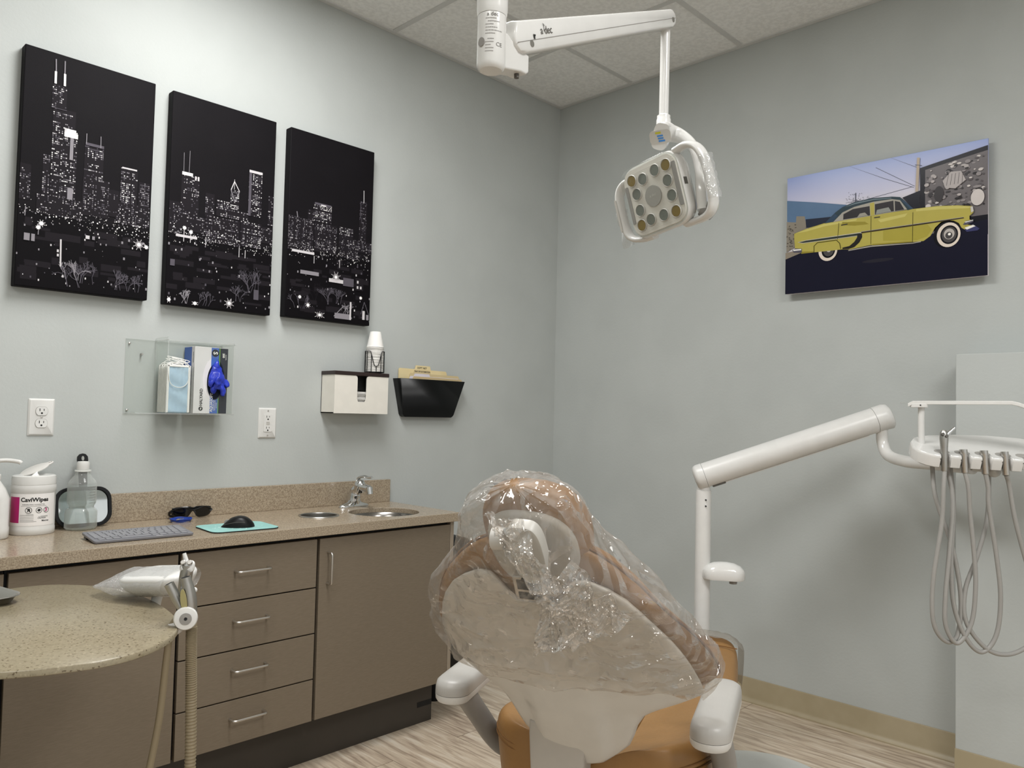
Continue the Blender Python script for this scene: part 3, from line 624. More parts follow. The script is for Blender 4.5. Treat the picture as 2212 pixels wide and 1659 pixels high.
def folder(x, z, y, w_, h, tab, tabtxt, label, tilt=0., mat=MANILA):
    f = thing('file_folder', label, 'folder', M=LW(x, z, -y) @ Matrix.Rotation(tilt, 4, 'Z'))
    o = [(.05, 0), (w_-.07, 0), (w_, h*.75), (w_, h-.006), (w_-.006, h)]
    if tab: a, c, th = tab; o += [(c+.006, h), (c, h+th), (a, h+th), (a-.006, h)]
    o += [(.006, h), (0, h-.006), (0, h*.75)]
    b = MB(); b.prism(o, 0, .0012); sh = b.build('card_sheet', mat, f)
    b = MB(); b.prism([(.05, 0), (w_-.07, 0), (w_, h*.75), (w_, h-.012), (w_-.006, h-.006), (.006, h-.006), (0, h-.012), (0, h*.75)], .0026, .0036); b.build('front_sheet', mat, f)
    if tabtxt:
        for s, sz, tx, ty in tabtxt: text(s, sz, Matrix.Translation((tx, ty, .0016)), f, INK, bold=.0002)
    return f
folder(-1.078, 1.24, .006, .285, .19, (.098, .182, .018), [('SOFT NET', .0125, .135, .1965)], 'manila folder with hand-lettered top tab, rearmost in the wall pocket', -.01)
folder(-1.018, 1.24, .012, .3, .17, (.028, .118, .016), [('TRAY OF AUTOMATION', .0085, .073, .1785)], 'manila folder with darker lettered tab, second from the front in the wall pocket', -.005, pm('manila_dark', '#cfbd93', .7))
folder(-1.022, 1.24, .018, .3, .156, (.03, .115, .012), None, 'pale lilac-white tabbed folder behind the front one in the wall pocket', 0, pm('lilac_sheet', '#d9d4dd', .6))
f_ = folder(-1.008, 1.24, .024, .3, .155, None, None, 'plain tan folder without a tab, frontmost in the wall pocket', -.008, pm('manila_tan', '#c9b48a', .7))
# ------------------------------------------------------------------ worktop and cabinets
CH, CD, XE, CT = .8326, .4926, -1.1134, .0343
def cyl_cutter(x, y, r, z0, z1, sx=1.):
    b = MB(); b.lathe([(r, z0), (r, z1)], Matrix.Translation((x, y, 0)), 56); return b.build('cutter', [], smooth=0)
SK = (-1.352, -.303, .138); HO = (-1.617, -.252, .071)
b = MB(); b.box(-3.7, XE, -CD, -.001, CH-CT, CH); wt = b.build('worktop', COUNTER, smooth=0)
cut(wt, [cyl_cutter(*SK, .7, .9), cyl_cutter(*HO, .7, .9)])
tag(wt, 'long speckled tan worktop with backsplash along the picture wall', 'worktop')
md = wt.modifiers.new('bevel', 'BEVEL'); md.width = .002; md.segments = 2; md.limit_method = 'ANGLE'
b = MB(); b.box(-3.7, XE, -.021, -.001, CH, CH+.0974); b.build('backsplash', COUNTER, wt, bevel=.0015)
sk = thing('sink', 'round steel basin set into the worktop below the tap', 'sink', (SK[0], SK[1], CH))
b = MB(); b.lathe([(.1379, -.0185), (.1355, -.0195), (.1345, -.05), (.13, -.1), (.11, -.125), (.03, -.13), (.022, -.134), (.022, -.15), (.0, -.15)], None, 56, (0, 0)); b.build('basin', pm('basin_steel', '#8f8c88', .22, 1.), sk, recalc=False)
b = MB(); b.lathe([(.004, -.131), (.02, -.131), (.0215, -.128), (.024, -.1285)], None, 28, (1, 0)); b.build('drain', CHROME, sk)
wc = thing('waste_chute', 'round steel rimmed waste hole in the worktop left of the sink', 'waste hole', (HO[0], HO[1], CH))
b = MB(); b.lathe([(.0755, .0005), (.075, .003), (.069, .0035), (.0675, .001)], None, 56, (0, 0)); b.build('rim', STEEL, wc, recalc=False)
b = MB(); b.lathe([(.0695, .002), (.069, -.05), (.066, -.13)], None, 56, (0, 0)); b.build('sleeve', STEEL, wc, recalc=False)
# faucet
fx = thing('faucet', 'chrome single lever tap behind the round sink', 'tap', (-1.352, -.092, CH), rz=radians(-83))
b = MB(); b.loft([([(x*1., y) for x, y in ellp(.026, .078, 36)], 0), (ellp(.027, .079, 36), .004), (ellp(.025, .07, 36), .011), (ellp(.022, .04, 36), .018), (ellp(.02, .026, 36), .03)]); b.build('base_plate', CHROME, fx, smooth=60)
b = MB(); P_ = spline([(-.006, 0, .012), (0, 0, .045), (.012, 0, .068), (.046, 0, .083), (.09, 0, .08)], 7); n_ = len(P_)
b.tube(P_, [.031-.0165*min(1, i/(n_*.8)) for i in range(n_)], 20); b.build('spout', CHROME, fx, smooth=60)
b = MB(); b.cyl((.088, 0, .086), (.094, 0, .058), .0145, .0135, 20); b.build('aerator', CHROME, fx)
b = MB(); b.lathe([(.022, .09), (.022, .115), (.021, .128), (.014, .138), (.004, .141)], Matrix.Translation((.008, 0, -.024)) @ Matrix.Rotation(.22, 4, 'Y'), 24); b.build('cartridge_cap', CHROME, fx, smooth=60)
b = MB(); P_ = spline([(.022, 0, .096), (.026, 0, .12), (.055, 0, .129), (.085, 0, .126), (.104, 0, .129)], 6)
b.rings([[p+V((0, .012*(1-.45*i/len(P_))*cos(2*pi*k/14), 0))+V((-.25, 0, 1)).normalized()*.0055*sin(2*pi*k/14) for k in range(14)] for i, p in enumerate(P_)]); b.build('lever', CHROME, fx, smooth=60)

def pull(M, L_, parent):
    """bent wire bar handle; M: x along the bar, z out of the front"""
    b = MB(); h = L_/2; P_ = []
    for x, z in ((-h, 0), (-h, .022), (-h+.002, .026), (-h+.006, .0285), (-h+.012, .029), (h-.012, .029), (h-.006, .0285), (h-.002, .026), (h, .022), (h, 0)): P_.append(M @ V((x, 0, z)))
    b.tube(P_, .0038, 12); return b.build('handle', NICKEL, parent, smooth=60)
FY = -.47
def door(x0, x1, z0, z1, parent, nm):
    b = MB(); b.box(x0, x1, FY, FY+.0185, z0, z1); return b.build(nm, LAMIN, parent, bevel=.0008)
def carcass(x0, x1, parent, ends=(1, 1)):
    b = MB(); y1 = FY+.0205
    b.box(x0, x0+.018, y1, -.003, .166, CH-CT-.001); b.box(x1-.018, x1, y1, -.003, .166, CH-CT-.001); b.box(x0+.018, x1-.018, y1, -.003, .166, .184); b.box(x0+.018, x1-.018, -.009, -.003, .184, CH-CT-.001)
    b.box(x0+.018, x1-.018, y1, y1+.02, .755, CH-CT-.001)
    return b.build('carcass', BLACKM, parent, smooth=0)
Z0, Z1 = .167, .785
cb = thing('base_cabinet', 'taupe cabinet panel left of the drawers, partly behind the quartz table', 'cabinet', (0, 0, 0)); carcass(-2.68, -2.2285, cb); door(-2.674, -2.2325, Z0, Z1, cb, 'door')
cb = thing('base_cabinet', 'taupe cabinet at the far left end under the worktop', 'cabinet', (0, 0, 0)); carcass(-3.69, -2.682, cb); door(-3.68, -3.19, Z0, Z1, cb, 'door'); door(-3.185, -2.685, Z0, Z1, cb, 'door')
cb = thing('drawer_cabinet', 'taupe four-drawer cabinet under the worktop with bar handles', 'cabinet', (0, 0, 0)); carcass(-2.227, -1.7515, cb)
zz = [.785, .6195, .4635, .3085, .167]
for i in range(4):
    d = door(-2.2225, -1.7555, zz[i+1]+(.002 if i < 3 else 0), zz[i]-.0025*(i > 0), cb, 'drawer')
    pull(mat4((-1.995, FY, (.713, .556, .402, .249)[i]), (1, 0, 0), (0, 0, 1), (0, -1, 0)), .113, d)
cb = thing('door_cabinet', 'taupe single-door cabinet below the sink with vertical bar handle', 'cabinet', (0, 0, 0)); carcass(-1.75, -1.147, cb)
d = door(-1.744, -1.1485, Z0, Z1, cb, 'door'); pull(mat4((-1.712, FY, .682), (0, 0, 1), (-1, 0, 0), (0, -1, 0)), .108, d)
b = MB(); b.box(-1.1465, -1.1285, FY, -.002, .166, CH-CT-.001); b.build('end_panel', LAMEDGE, cb, bevel=.0008)
b = MB(); b.box(-3.69, -1.163, -.4, -.02, 0, .164); tk = b.build('toe_kick', KICK, smooth=0); tag(tk, 'dark recessed plinth along the floor under the cabinets', 'plinth')
b = MB(); b.box(-1.236, -1.1635, -.4012, -.3998, .063, .083); b.build('black_tape', BLACKM, tk)
# black bin behind the end of the cabinets
bn = thing('waste_bin', 'black waste bin in the corner beyond the end of the cabinets', 'bin', (-.945, -.175, 0))
b = MB(); b.loft([(rrect(.21, .19, .05), 0), (rrect(.25, .235, .06), .6)]); b.build('bin_body', BLACK, bn)
b = MB(); b.loft([(rrect(.26, .245, .06), .602), (rrect(.26, .245, .06), .63), (rrect(.22, .2, .06), .672), (rrect(.1, .09, .04), .69)]); b.build('swing_lid', BLACK, bn, smooth=60)

# ------------------------------------------------------------------ things on the worktop
def lathe_part(nm, prof, mat, parent, seg=40, caps=(1, 1), M=None, smooth=40): b = MB(); b.lathe(prof, M, seg, caps); return b.build(nm, mat, parent, smooth=smooth)
# wipes canister
cx = thing('wipes_canister', 'white tub of disinfecting wipes with lid flipped open', 'tub', (-2.531, -.1, CH), rz=radians(-25))
R_ = .0595
body = lathe_part('tub', [(.058, 0), (R_+.001, .003), (R_+.001, .019), (R_, .0215), (R_, .1275), (R_+.0012, .13), (R_+.0012, .147), (R_, .15), (R_, .1515)], WHITE, cx, 56)
lathe_part('cap', [(R_+.0005, .1515), (R_+.0005, .169), (R_-.001, .176), (R_-.005, .1785), (R_-.012, .179), (.038, .177), (.03, .175), (0, .175)], WHITE2, cx, 56, (1, 0))
b = MB()
Rl = Matrix.Translation((-.004, .042, .152)) @ Matrix.Rotation(radians(-38), 4, 'Z') @ Matrix.Translation((0, 0, 0))
LM_ = mat4((-.02, .036, .183), V((.86, .30, .42)).normalized(), V((-.4, .9, .1)).normalized(), V((.86, .30, .42)).normalized().cross(V((-.4, .9, .1)).normalized()))
b.lathe([(.0, 0), (.036, 0), (.041, .0015), (.0415, .004), (.039, .0055), (0, .0055)], LM_ @ Matrix.Translation((.016, 0, 0)), 40, (0, 0)); b.tube([LM_ @ V((x, y, .003)) for x, y in ((.05, -.012), (.066, -.008), (.069, 0), (.066, .008), (.05, .012))], .0028, 8)
b.build('flip_lid', pm('frosted_white', '#e6e3de', .35, alpha=.85), cx, smooth=45)
b = MB(); b.rings([[V((.004, -.01, .175))+V((cos(k*pi/4), sin(k*pi/4), 0))*.012 for k in range(8)], [V((.006, -.01, .185))+V((cos(k*pi/4+.5), sin(k*pi/4+.5), 0))*.004 for k in range(8)], [V((.009, -.009, .189))+V((cos(k*pi/4), sin(k*pi/4), 0))*.001 for k in range(8)]]); b.build('wipe_tip', PAPER, cx, smooth=60)
def wrap(o, R):
    """bend a flat mesh (x along the circumference, y up, z out) round the tub; x=0 faces -y"""
    for v in o.data.vertices:
        a = v.co.x/R; r = R+v.co.z; v.co = V((r*sin(a), -r*cos(a), v.co.y))
def gridrect(b, x0, x1, y0, y1, z, nx=14):
    for i in range(nx):
        a, c = x0+(x1-x0)*i/nx, x0+(x1-x0)*(i+1)/nx; b.poly([(a, y0, z), (c, y0, z), (c, y1, z), (a, y1, z)])
b = MB(); gridrect(b, -.08, .08, .029, .125, .0004, 40); o = b.build('label_sheet', pm('label_paper', '#efecea', .4), body, smooth=0, recalc=False); wrap(o, R_)
b = MB(); gridrect(b, -.066, -.0265, .038, .1155, .0007, 12); o = b.build('label_band', PINK, body, smooth=0, recalc=False); wrap(o, R_)
for s, sz, x, y, m_, bo, nm in (('CaviWipes', .0185, .0145, .094, INK, .00055, 'lettering'), ('DISINFECTING TOWELETTES', .0044, .0115, .0815, INKG, .0001, 'lettering'), ('CAUTION', .0048, .0335, .0455, INK, .0001, 'lettering'), ('Metrex', .0068, .043, .0385, INK, .0001, 'lettering'), ('3', .013, .044, .0665, PINK, .0005, 'lettering')):
    o = text(s, sz*(.92 if s[0] == 'C' and s[1] == 'a' else 1.05), Matrix.Translation((x*1.06, y*1.14, .0009)), body, m_, nm, bold=bo); wrap(o, R_)
b = MB()
for cx_, r_ in ((.0, .0085), (.025, .0078), (.044, .0075)):
    b.rings([[V((cx_+rr*cos(k*pi/14), .0665+rr*sin(k*pi/14), .0009)) for k in range(28)] for rr in (r_, r_-.0012)], True, (0, 0))
b.poly([(.025+.004*cos(k*pi/8), .0665+.0035*sin(k*pi/8), .0009) for k in range(16)]); b.poly([(-.003, .062, .0009), (-.001, .062, .0009), (0, .067, .0009), (.002, .062, .0009), (.004, .062, .0009), (.003, .071, .0009), (-.002, .071, .0009)])
b.poly([(-.006, .072, .001), (-.005, .0728, .001), (.006, .061, .001), (.005, .0602, .001)])
b.bm.transform(Matrix.Diagonal((1.08, 1.14, 1, 1))); o = b.build('label_symbols', INK, body, smooth=0, recalc=False); wrap(o, R_)
b = MB()
for y in (.0535, .049, .0445, .04): gridrect(b, -.022, .013, y, y+.0009, .0009, 6)
gridrect(b, -.022, .02, .0365, .0374, .0009, 6); gridrect(b, -.02, .045, .0772, .078, .0009, 8); gridrect(b, -.006, .012, .0552, .0559, .0009, 4); gridrect(b, .024, .05, .0485, .0493, .0009, 6); gridrect(b, .03, .05, .0505, .0512, .0009, 6)
b.bm.transform(Matrix.Diagonal((1.06, 1.14, 1, 1))); o = b.build('fine_print', INKG, body, smooth=0, recalc=False); wrap(o, R_)
# pump bottle cut by the left edge of the picture
pb = thing('pump_bottle', 'white pump bottle at the left edge, beside the wipes tub', 'bottle', (-2.648, -.15, CH), rz=radians(-20))
b = MB(); b.loft([(rrect(.078, .06, .02), 0), (rrect(.084, .066, .022), .004), (rrect(.084, .066, .022), .03), (rrect(.082, .064, .022), .034), (rrect(.082, .064, .022), .115), (rrect(.06, .05, .02), .145), (rrect(.036, .034, .0165), .165), (rrect(.03, .03, .0149), .17)]); b.build('bottle_body', WHITE, pb, smooth=50)
lathe_part('collar', [(.0165, .17), (.0175, .173), (.0175, .187), (.012, .19)], WHITE2, pb, 24)
b = MB(); b.cyl((0, 0, .19), (0, 0, .222), .006, seg=14); b.build('pump_stem', WHITE, pb)
b = MB(); b.tube(spline([(-.014, 0, .226), (0, 0, .2265), (.03, 0, .2285), (.06, 0, .224), (.066, 0, .2195)], 6), [.009]+[.0085]*6+[.0062]*18, 12); b.build('pump_nozzle', WHITE2, pb, smooth=60)
# clear bottle
CLB = film('frosted_bottle', '#f4f6f5', .2, .02, .1, 0, 1, '#f2f4f2', mul=.2)
wb = thing('wash_bottle', 'clear ribbed bottle with white screw cap in front of the hand mirror', 'bottle', (-2.397, -.108, CH), rz=radians(35)); wb.scale = (1.06, 1.06, 1.3)
b = MB()
def oct_(r, n=40, q=.0): return [(r*cos(2*pi*k/n)*(1+q*.06*abs(sin(4*pi*k/n))**3), r*sin(2*pi*k/n)*(1+q*.06*abs(sin(4*pi*k/n))**3)) for k in range(n)]
b.loft([(oct_(.034, q=1), 0), (oct_(.0395, q=2), .006), (oct_(.0395, q=2), .044), (oct_(.0375, q=1), .05), (oct_(.034, q=0), .053), (oct_(.034, q=0), .058), (oct_(.0385), .064), (oct_(.0395), .072), (oct_(.0395), .112), (oct_(.036), .118), (oct_(.021), .134), (oct_(.0195), .139), (oct_(.0195), .144)]); b.build('bottle_body', CLB, wb, smooth=50)
lathe_part('neck_ring', [(.019, .1415), (.0225, .142), (.0225, .145), (.019, .1455)], pm('frosted_ring', '#dfe0dc', .3), wb)
lathe_part('screw_cap', [(.0165, .146), (.0172, .148), (.0172, .162), (.0155, .166), (.004, .167)], WHITE, wb)
b = MB(); b.loft([(oct_(.032, q=1), .0015), (oct_(.0375, q=2), .007), (oct_(.0375, q=2), .043), (oct_(.0355), .05), (oct_(.032), .054), (oct_(.0365), .064), (oct_(.0375), .072), (oct_(.0375), .107)]); b.build('liquid', film('clear_liquid', '#eef2f1', .1, .01, .05, 0, 1, '#e8ecea', mul=.15), wb, smooth=50)
b = MB()
for k in range(7): b.rings([[V((.0399*cos(a), .0399*sin(a), z)) for a in [radians(d) for d in range(-112, -75 if k % 3 else -65, 4)]] for z in (.066+k*.0065, .0668+k*.0065)], False, (0, 0))
b.build('volume_marks', INKG, wb, recalc=False)
# hand mirror leaning on the wall behind the bottle
mir = thing('hand_mirror', 'black framed hand mirror leaning on the wall behind the clear bottle', 'mirror', M=mat4((-2.378, -.066, CH+.0005), (1, 0, 0), V((0, .145, 1)).normalized(), (1, 0, 0)) @ Matrix.Identity(4))
u_ = V((0, .2, 1)).normalized(); mir.matrix_world = mat4((-2.378, -.072, CH+.002), (1, 0, 0), u_, V((1, 0, 0)).cross(u_))
mo = rrect(.17, .128, .042, 8); mi_ = rrect(.148, .106, .034, 8)
b = MB(); Y_ = .064
b.rings([[V((x, y+Y_, z)) for x, y in o] for o, z in ((mi_, .011), (mi_, .0125), (mo, .0125), (mo, .002), (mi_, .002))], True, (0, 0)); b.build('frame', BLACK, mir, bevel=.0015)
b = MB(); b.prism([(x, y+Y_) for x, y in rrect(.152, .11, .035, 8)], .004, .0075); b.build('mirror_glass', pm('mirror_glass', '#dfe3e2', .03, 1.), mir)
b = MB(); ho = [(-.012, .126), (-.0125, .2), (-.0165, .216), (-.0155, .228), (-.009, .236), (0, .2385), (.009, .236), (.0155, .228), (.0165, .216), (.0125, .2), (.012, .126)]
b.prism(ho, .003, .0115); hd = b.build('handle', BLACK, mir, bevel=.001)
b = MB(); b.prism(ellp(.0042, .0075, 16, 0, .222), .0115, .0119); b.build('hanging_hole', pm('hole_grey', '#9a9c97', .6), mir)
# sunglasses and blue coil
sg = thing('sunglasses', 'black wraparound safety glasses lying against the backsplash', 'glasses', (-2.02, -.062, CH+.0008), rz=radians(-4))
b = MB()
def gf(u, v):
    k = u*2-1; a = abs(k); x = k*.068; top = .044-.005*a**3-.004*math.exp(-(a/.1)**2); bot = .003+.011*a**6+.024*math.exp(-(a/.17)**2); y = -.017*cos(x*21)+.004
    return V((x, y+.005*(1-v), bot+(top-bot)*v))
b.grid(gf, 49, 9)
b.build('lenses', pm('dark_lens', '#07080a', .12), sg, solid=.0022)
b = MB(); b.tube(spline([(-.068, .0, .03), (-.04, -.0135, .041), (-.012, -.0165, .034), (0, -.014, .033), (.012, -.0165, .034), (.04, -.0135, .041), (.068, 0, .03)], 6), .0024, 8); b.build('brow_bar', BLACK, sg)
for s in (-1, 1):
    b = MB(); b.tube(spline([(s*.068, .0, .028), (s*.071, .018, .02), (s*.062, .03, .008), (s*.03, .034, .004)], 6), [.006-.0035*i/18 for i in range(19)], 8); b.build('temple', BLACK, sg)
cl = thing('bib_clip_cord', 'blue coiled bib cord with metal clip in front of the sunglasses', 'cord', (-2.084, -.125, CH+.004))
b = MB(); 
for j in range(3): b.tube([((.031+.002*j)*cos(2*pi*k/36), (.027+.002*j)*sin(2*pi*k/36), .0005+j*.0033+.001*sin(k*.7+j)) for k in range(37)], .0023, 8)
b.build('cord', pm('blue_cord', '#1d3f9c', .4), cl, smooth=60)
b = MB(); b.box(-.03, -.008, -.024, -.017, .0075, .0115, Matrix.Rotation(.3, 4, 'Z')); b.box(-.036, -.026, -.022, -.019, .007, .0105, Matrix.Rotation(.3, 4, 'Z')); b.build('clip', CHROME, cl, bevel=.001)
# keyboard
kb = thing('keyboard', 'flat grey keyboard on the worktop in front of the clear bottle', 'keyboard', M=Matrix.Translation((-2.312, -.366, CH+.003)) @ Matrix.Rotation(radians(-1.5), 4, 'Z') @ Matrix.Rotation(radians(5), 4, 'X'))
KW, KD = .284, .128
b = MB(); b.prism(rrect(KW, KD, .008), .004, .011); b.build('key_deck', KEYB, kb, bevel=.0012)
b = MB(); b.box(-KW/2+.006, KW/2-.006, KD/2-.03, KD/2-.006, -.006, .004); b.build('rear_foot', BLACK, kb)
rows = [(15, .045, .0075), (14, .03, .0165), (13.5, .0125, .0165), (13, -.005, .0165), (12.5, -.0225, .0165)]
first = None
def key(x0, x1, y0, y1):
    b = MB(); b.prism([(x0, y0), (x1, y0), (x1, y1), (x0, y1)], .011, .0128); return b.build('key', KEYC, kb, bevel=.0008)
for nk, y, h in rows:
    k_ = int(nk); w_ = (KW-.018)/k_
    for i in range(k_): key(-KW/2+.009+i*w_+.0012, -KW/2+.009+(i+1)*w_-.0012, y-h/2, y+h/2)
for a, c in ((-.127, -.11), (-.107, -.09), (-.087, -.068), (-.065, .02), (.023, .042), (.045, .065), (.068, .086), (.089, .106), (.109, .127)): key(a, c, -.0525, -.036)
b = MB(); b.box(.03, .05, -.0583, -.0572, .011, .0113); b.build('front_marking', PAPER, kb, smooth=0)
# mouse pad and mouse
mp = thing('mouse_pad', 'small teal mouse pad with rounded corners on the worktop', 'mouse pad', (-1.995, -.362, CH), rz=radians(-4))
po = rrect(.226, .182, .03, 8)
b = MB(); b.prism(po, .0004, .0035); b.build('rubber_base', BLACKM, mp)
b = MB(); b.prism([(x*.995, y*.995) for x, y in po], .0035, .0046); b.build('cloth_top', TEAL, mp)
b = MB(); rp_ = random.Random(2)
for k in range(26):
    a = rp_.uniform(0, 6.28); r_ = rp_.uniform(.03, .075); x, y = r_*cos(a)*1.1, r_*sin(a)*.9; t_ = rp_.uniform(0, 3.1); l_ = rp_.uniform(.004, .012)
    b.poly([(x+l_*cos(t_), y+l_*sin(t_), .0048), (x-.002*sin(t_), y+.002*cos(t_), .0048), (x-l_*cos(t_), y-l_*sin(t_), .0048), (x+.002*sin(t_), y-.002*cos(t_), .0048)])
b.build('printed_leaves', pm('pale_aqua', '#d5f1ec', .6), mp, smooth=0, recalc=False)
ms = thing('computer_mouse', 'black wireless mouse sitting on the teal pad', 'mouse', (-1.998, -.372, CH+.005), rz=radians(150))
b = MB()
def mf(u, v):
    a = 2*pi*u; x = .053*cos(a)*(1 if v < .6 else 1); y = .033*sin(a)*(1-.1*cos(a)); r_ = cos(v*pi/2)**.55 if v < 1 else 0; h = .036*(1-(max(-1, min(1, (x*r_+.008)/.066)))**2)
    return V((x*r_, y*r_, h*sin(v*pi/2)**.9*(1 if v > .02 else 0)))
b.grid(lambda u, v: mf(u, min(v, .995)), 40, 14, True); b.build('shell', BLACK, ms, smooth=70)
b = MB(); b.cyl((.034, -.003, .0145), (.034, .003, .0145), .0095, seg=20); b.build('scroll_wheel', GREY, ms)
b = MB(); b.tube([(x, 0, .0362*(1-((x+.008)/.066)**2)*.995+.0004) for x in (.012, .02, .028)], .0006, 6); b.tube([mf(u, .3)+V((0, 0, .0006)) for u in [k/40 for k in range(2, 14)]], .0007, 6); b.build('seam_line', DGREY, ms)
# ------------------------------------------------------------------ overhead dental light
lt = thing('dental_light', 'white ceiling-mounted dental light with square lamp head over the chair', 'dental light', (-2.335, -1.893, H))
TI = Matrix.Translation((2.335, 1.893, -H))
def lb(b, nm, mat, par=None, **k): b.bm.transform(TI); return b.build(nm, mat, par or lt, **k)
px, py = -2.335, -1.893
b = MB(); b.lathe([(.0245, 1.905), (.0255, 1.908), (.0265, 1.916), (.0265, 2.1), (.0275, 2.1), (.0275, H-.04)], Matrix.Translation((px, py, 0)), 40); post = lb(b, 'ceiling_post', WHITE2)
b = MB(); b.lathe([(.06, H-.04), (.075, H-.03), (.075, H-.001)], Matrix.Translation((px, py, 0)), 40); lb(b, 'ceiling_canopy', WHITE2)
b = MB(); b.lathe([(.0, 1.812), (.019, 1.812), (.0225, 1.815), (.0245, 1.822), (.0245, 1.904)], Matrix.Translation((px, py, 0)), 40, (0, 1)); piv = lb(b, 'pivot_housing', WHITE2)
da = V((cos(radians(7.4)), sin(radians(7.4)), 0)); na = V((da.y, -da.x, 0))
AO = V((-2.29, -1.887, 0))
AM4 = mat4(AO, da, (0, 0, 1), na)                                   # x along the arm, y up, z toward the camera side
b = MB(); b.prism([(-.06, 1.885), (-.02, 1.882), (.0, 1.872), (.041, 1.868), (.041, 1.838), (.034, 1.832), (.018, 1.831), (-.025, 1.82), (-.06, 1.822)], -.017, .017, AM4); lb(b, 'pivot_bracket', WHITE2, bevel=.003)
b = MB(); b.cyl(AM4 @ V((.022, 1.834, .004)), AM4 @ V((.022, 1.824, .004)), .0045, seg=12); lb(b, 'stop_screw', DGREY)
ol = [(-.007, 1.912), (.25, 2.033), (.592, 2.193), (.604, 2.196), (.615, 2.192), (.622, 2.18), (.619, 2.165), (.608, 2.154), (.534, 2.119), (.039, 1.871), (.02, 1.862), (.005, 1.861), (-.008, 1.87), (-.012, 1.885)]
def inset(o, k): c = [sum(p[i] for p in o)/len(o) for i in (0, 1)]; return [(x+(c[0]-x)*k*.1, y+(c[1]+(x-c[0])*.47-y)*k) for x, y in o]
b = MB(); b.loft([(inset(ol, .35), -.025), (inset(ol, .08), -.022), (ol, -.012), (ol, .012), (inset(ol, .08), .022), (inset(ol, .3), .025)], AM4); arm = lb(b, 'spring_arm', WHITE2, bevel=.002, smooth=50)
b = MB(); b.tube([AM4 @ V(p) for p in ((-.004, 1.872, .0252), (.3, 2.0235, .0252), (.615, 2.18, .0252))], .0007, 6); lb(b, 'cover_seam', GREY, arm)
for p in ((.037, 1.886), (.598, 2.168)):
    b = MB(); b.cyl(AM4 @ V((p[0], p[1], .02)), AM4 @ V((p[0], p[1], .0262)), .0058, seg=16); lb(b, 'pivot_screw', ALU, arm)
b = MB(); b.poly([AM4 @ V((.043+x, 1.9+y, .0262)) for x, y in ((-.004, .004), (.004, .006), (.002, .001), (.003, -.003), (-.001, -.003))]); lb(b, 'arrow_mark', INK, arm, smooth=0)
tdir = V((.89, .455, 0)).normalized()
def TM(M, x, y, z, ang=0.): return TI @ M @ Matrix.Translation((x, y, z)) @ Matrix.Rotation(ang, 4, 'Z')
text('a dec', .019, TM(AM4, .079, 1.9275, .0262, radians(25)), arm, DGREY, 'maker_mark', bold=.0001)
b = MB(); b.tube([AM4 @ V((.0715, 1.922, .0263)), AM4 @ V((.0705, 1.9325, .0263))], .0005, 5)
for s in (-1, 0, 1): b.tube([AM4 @ V((.0705, 1.932, .0263)), AM4 @ V((.0705+.004*s-.001, 1.9355-.001*abs(s), .0263))], .0004, 5)
lb(b, 'maker_emblem', DGREY, arm)
# printed rating label round the pivot housing
def postlabel(o, R):
    for v in o.data.vertices:
        a = v.co.x/R-2.04; r = R+v.co.z; v.co = TI @ V((px+r*cos(a), py+r*sin(a), v.co.y))
for s, sz, x, y, m_ in (('a dec', .0095, -.006, 1.899, DGREY), ('CE', .0095, .006, 1.848, DGREY)):
    postlabel(text(s, sz, Matrix.Translation((x, y, .0004)), piv, m_, 'rating_label' if s != 'a dec' else 'maker_mark'), .0245)
b = MB(); rl = random.Random(4)
for k in range(11):
    y = 1.8915-k*.0052-(.004 if k > 5 else 0); x0 = -.018+rl.choice((0, 0, .004)); x1 = x0+rl.uniform(.012, .034) if k < 6 else x0+rl.uniform(.008, .016)
    for i in range(6): u0, u1 = x0+(x1-x0)*i/6, x0+(x1-x0)*(i+.85)/6; b.poly([(u0, y, .0004), (u1, y, .0004), (u1, y+.0014, .0004), (u0, y+.0014, .0004)])
postlabel(b.build('rating_print', GREY, piv, smooth=0, recalc=False), .0245)
b = MB(); b.prism(ellp(.0065, .0075, 24, -.0252, 1.853), 0, .002); o = b.build('round_button', GREY, piv); postlabel(o, .0245)
# drop tube
tx, ty = -1.679, -1.803
b = MB(); b.cyl((tx, ty, 1.95), (tx-.004, ty-.004, 2.162), .0112, seg=24); lb(b, 'drop_tube', WHITE2, bevel=.001)
b = MB(); b.lathe([(.0165, 1.905), (.0172, 1.908), (.0172, 1.94), (.0158, 1.943), (.0158, 1.95), (.012, 1.953)], Matrix.Translation((tx, ty, 0)), 32); lb(b, 'tube_collar', WHITE2)
# lamp head: x across, y up, z the way it shines
HX, HY, HZ = V((-.161, -.979, .123)), V((-.2, .155, .968)), V((-.966, .131, -.221))
HX.normalize(); HZ = (HZ-HX*HZ.dot(HX)).normalized(); HY = HZ.cross(HX)
HM = mat4((-1.737, -1.817, 1.743), HX, HY, HZ)
def sq(w, h, r=.028): return rrect(w, h, r, 7)
b = MB(); b.loft([(sq(.1, .1, .03), -.062), (sq(.15, .15, .034), -.052), (sq(.172, .168, .036), -.03), (sq(.174, .17, .036), -.012), (sq(.168, .165, .034), -.006)], HM); hd = lb(b, 'lamp_housing', WHITE2, smooth=50)
b = MB(); b.loft([(sq(.160, .156, .03), -.006), (sq(.160, .156, .03), -.002)], HM); lb(b, 'reflector_panel', pm('reflector_silver', '#d6d2ca', .35), hd)
b = MB()
for k in range(44):
    y = -.07+k*.0032; b.poly([HM @ V((x, y+dy, -.0016)) for x, dy in ((-.055, 0), (.055, 0), (.055, .0012), (-.055, .0012))])
lb(b, 'reflector_ribs', pm('rib_pale', '#e6e2db', .3), hd, smooth=0)
AMB = pm('amber_lens', '#8c7637', .3, .2, '#6f5d2a', 120, (1, 12, 12)); GRN = pm('grey_lens', '#7c8078', .3, .2, '#63675f', 120, (1, 12, 12))
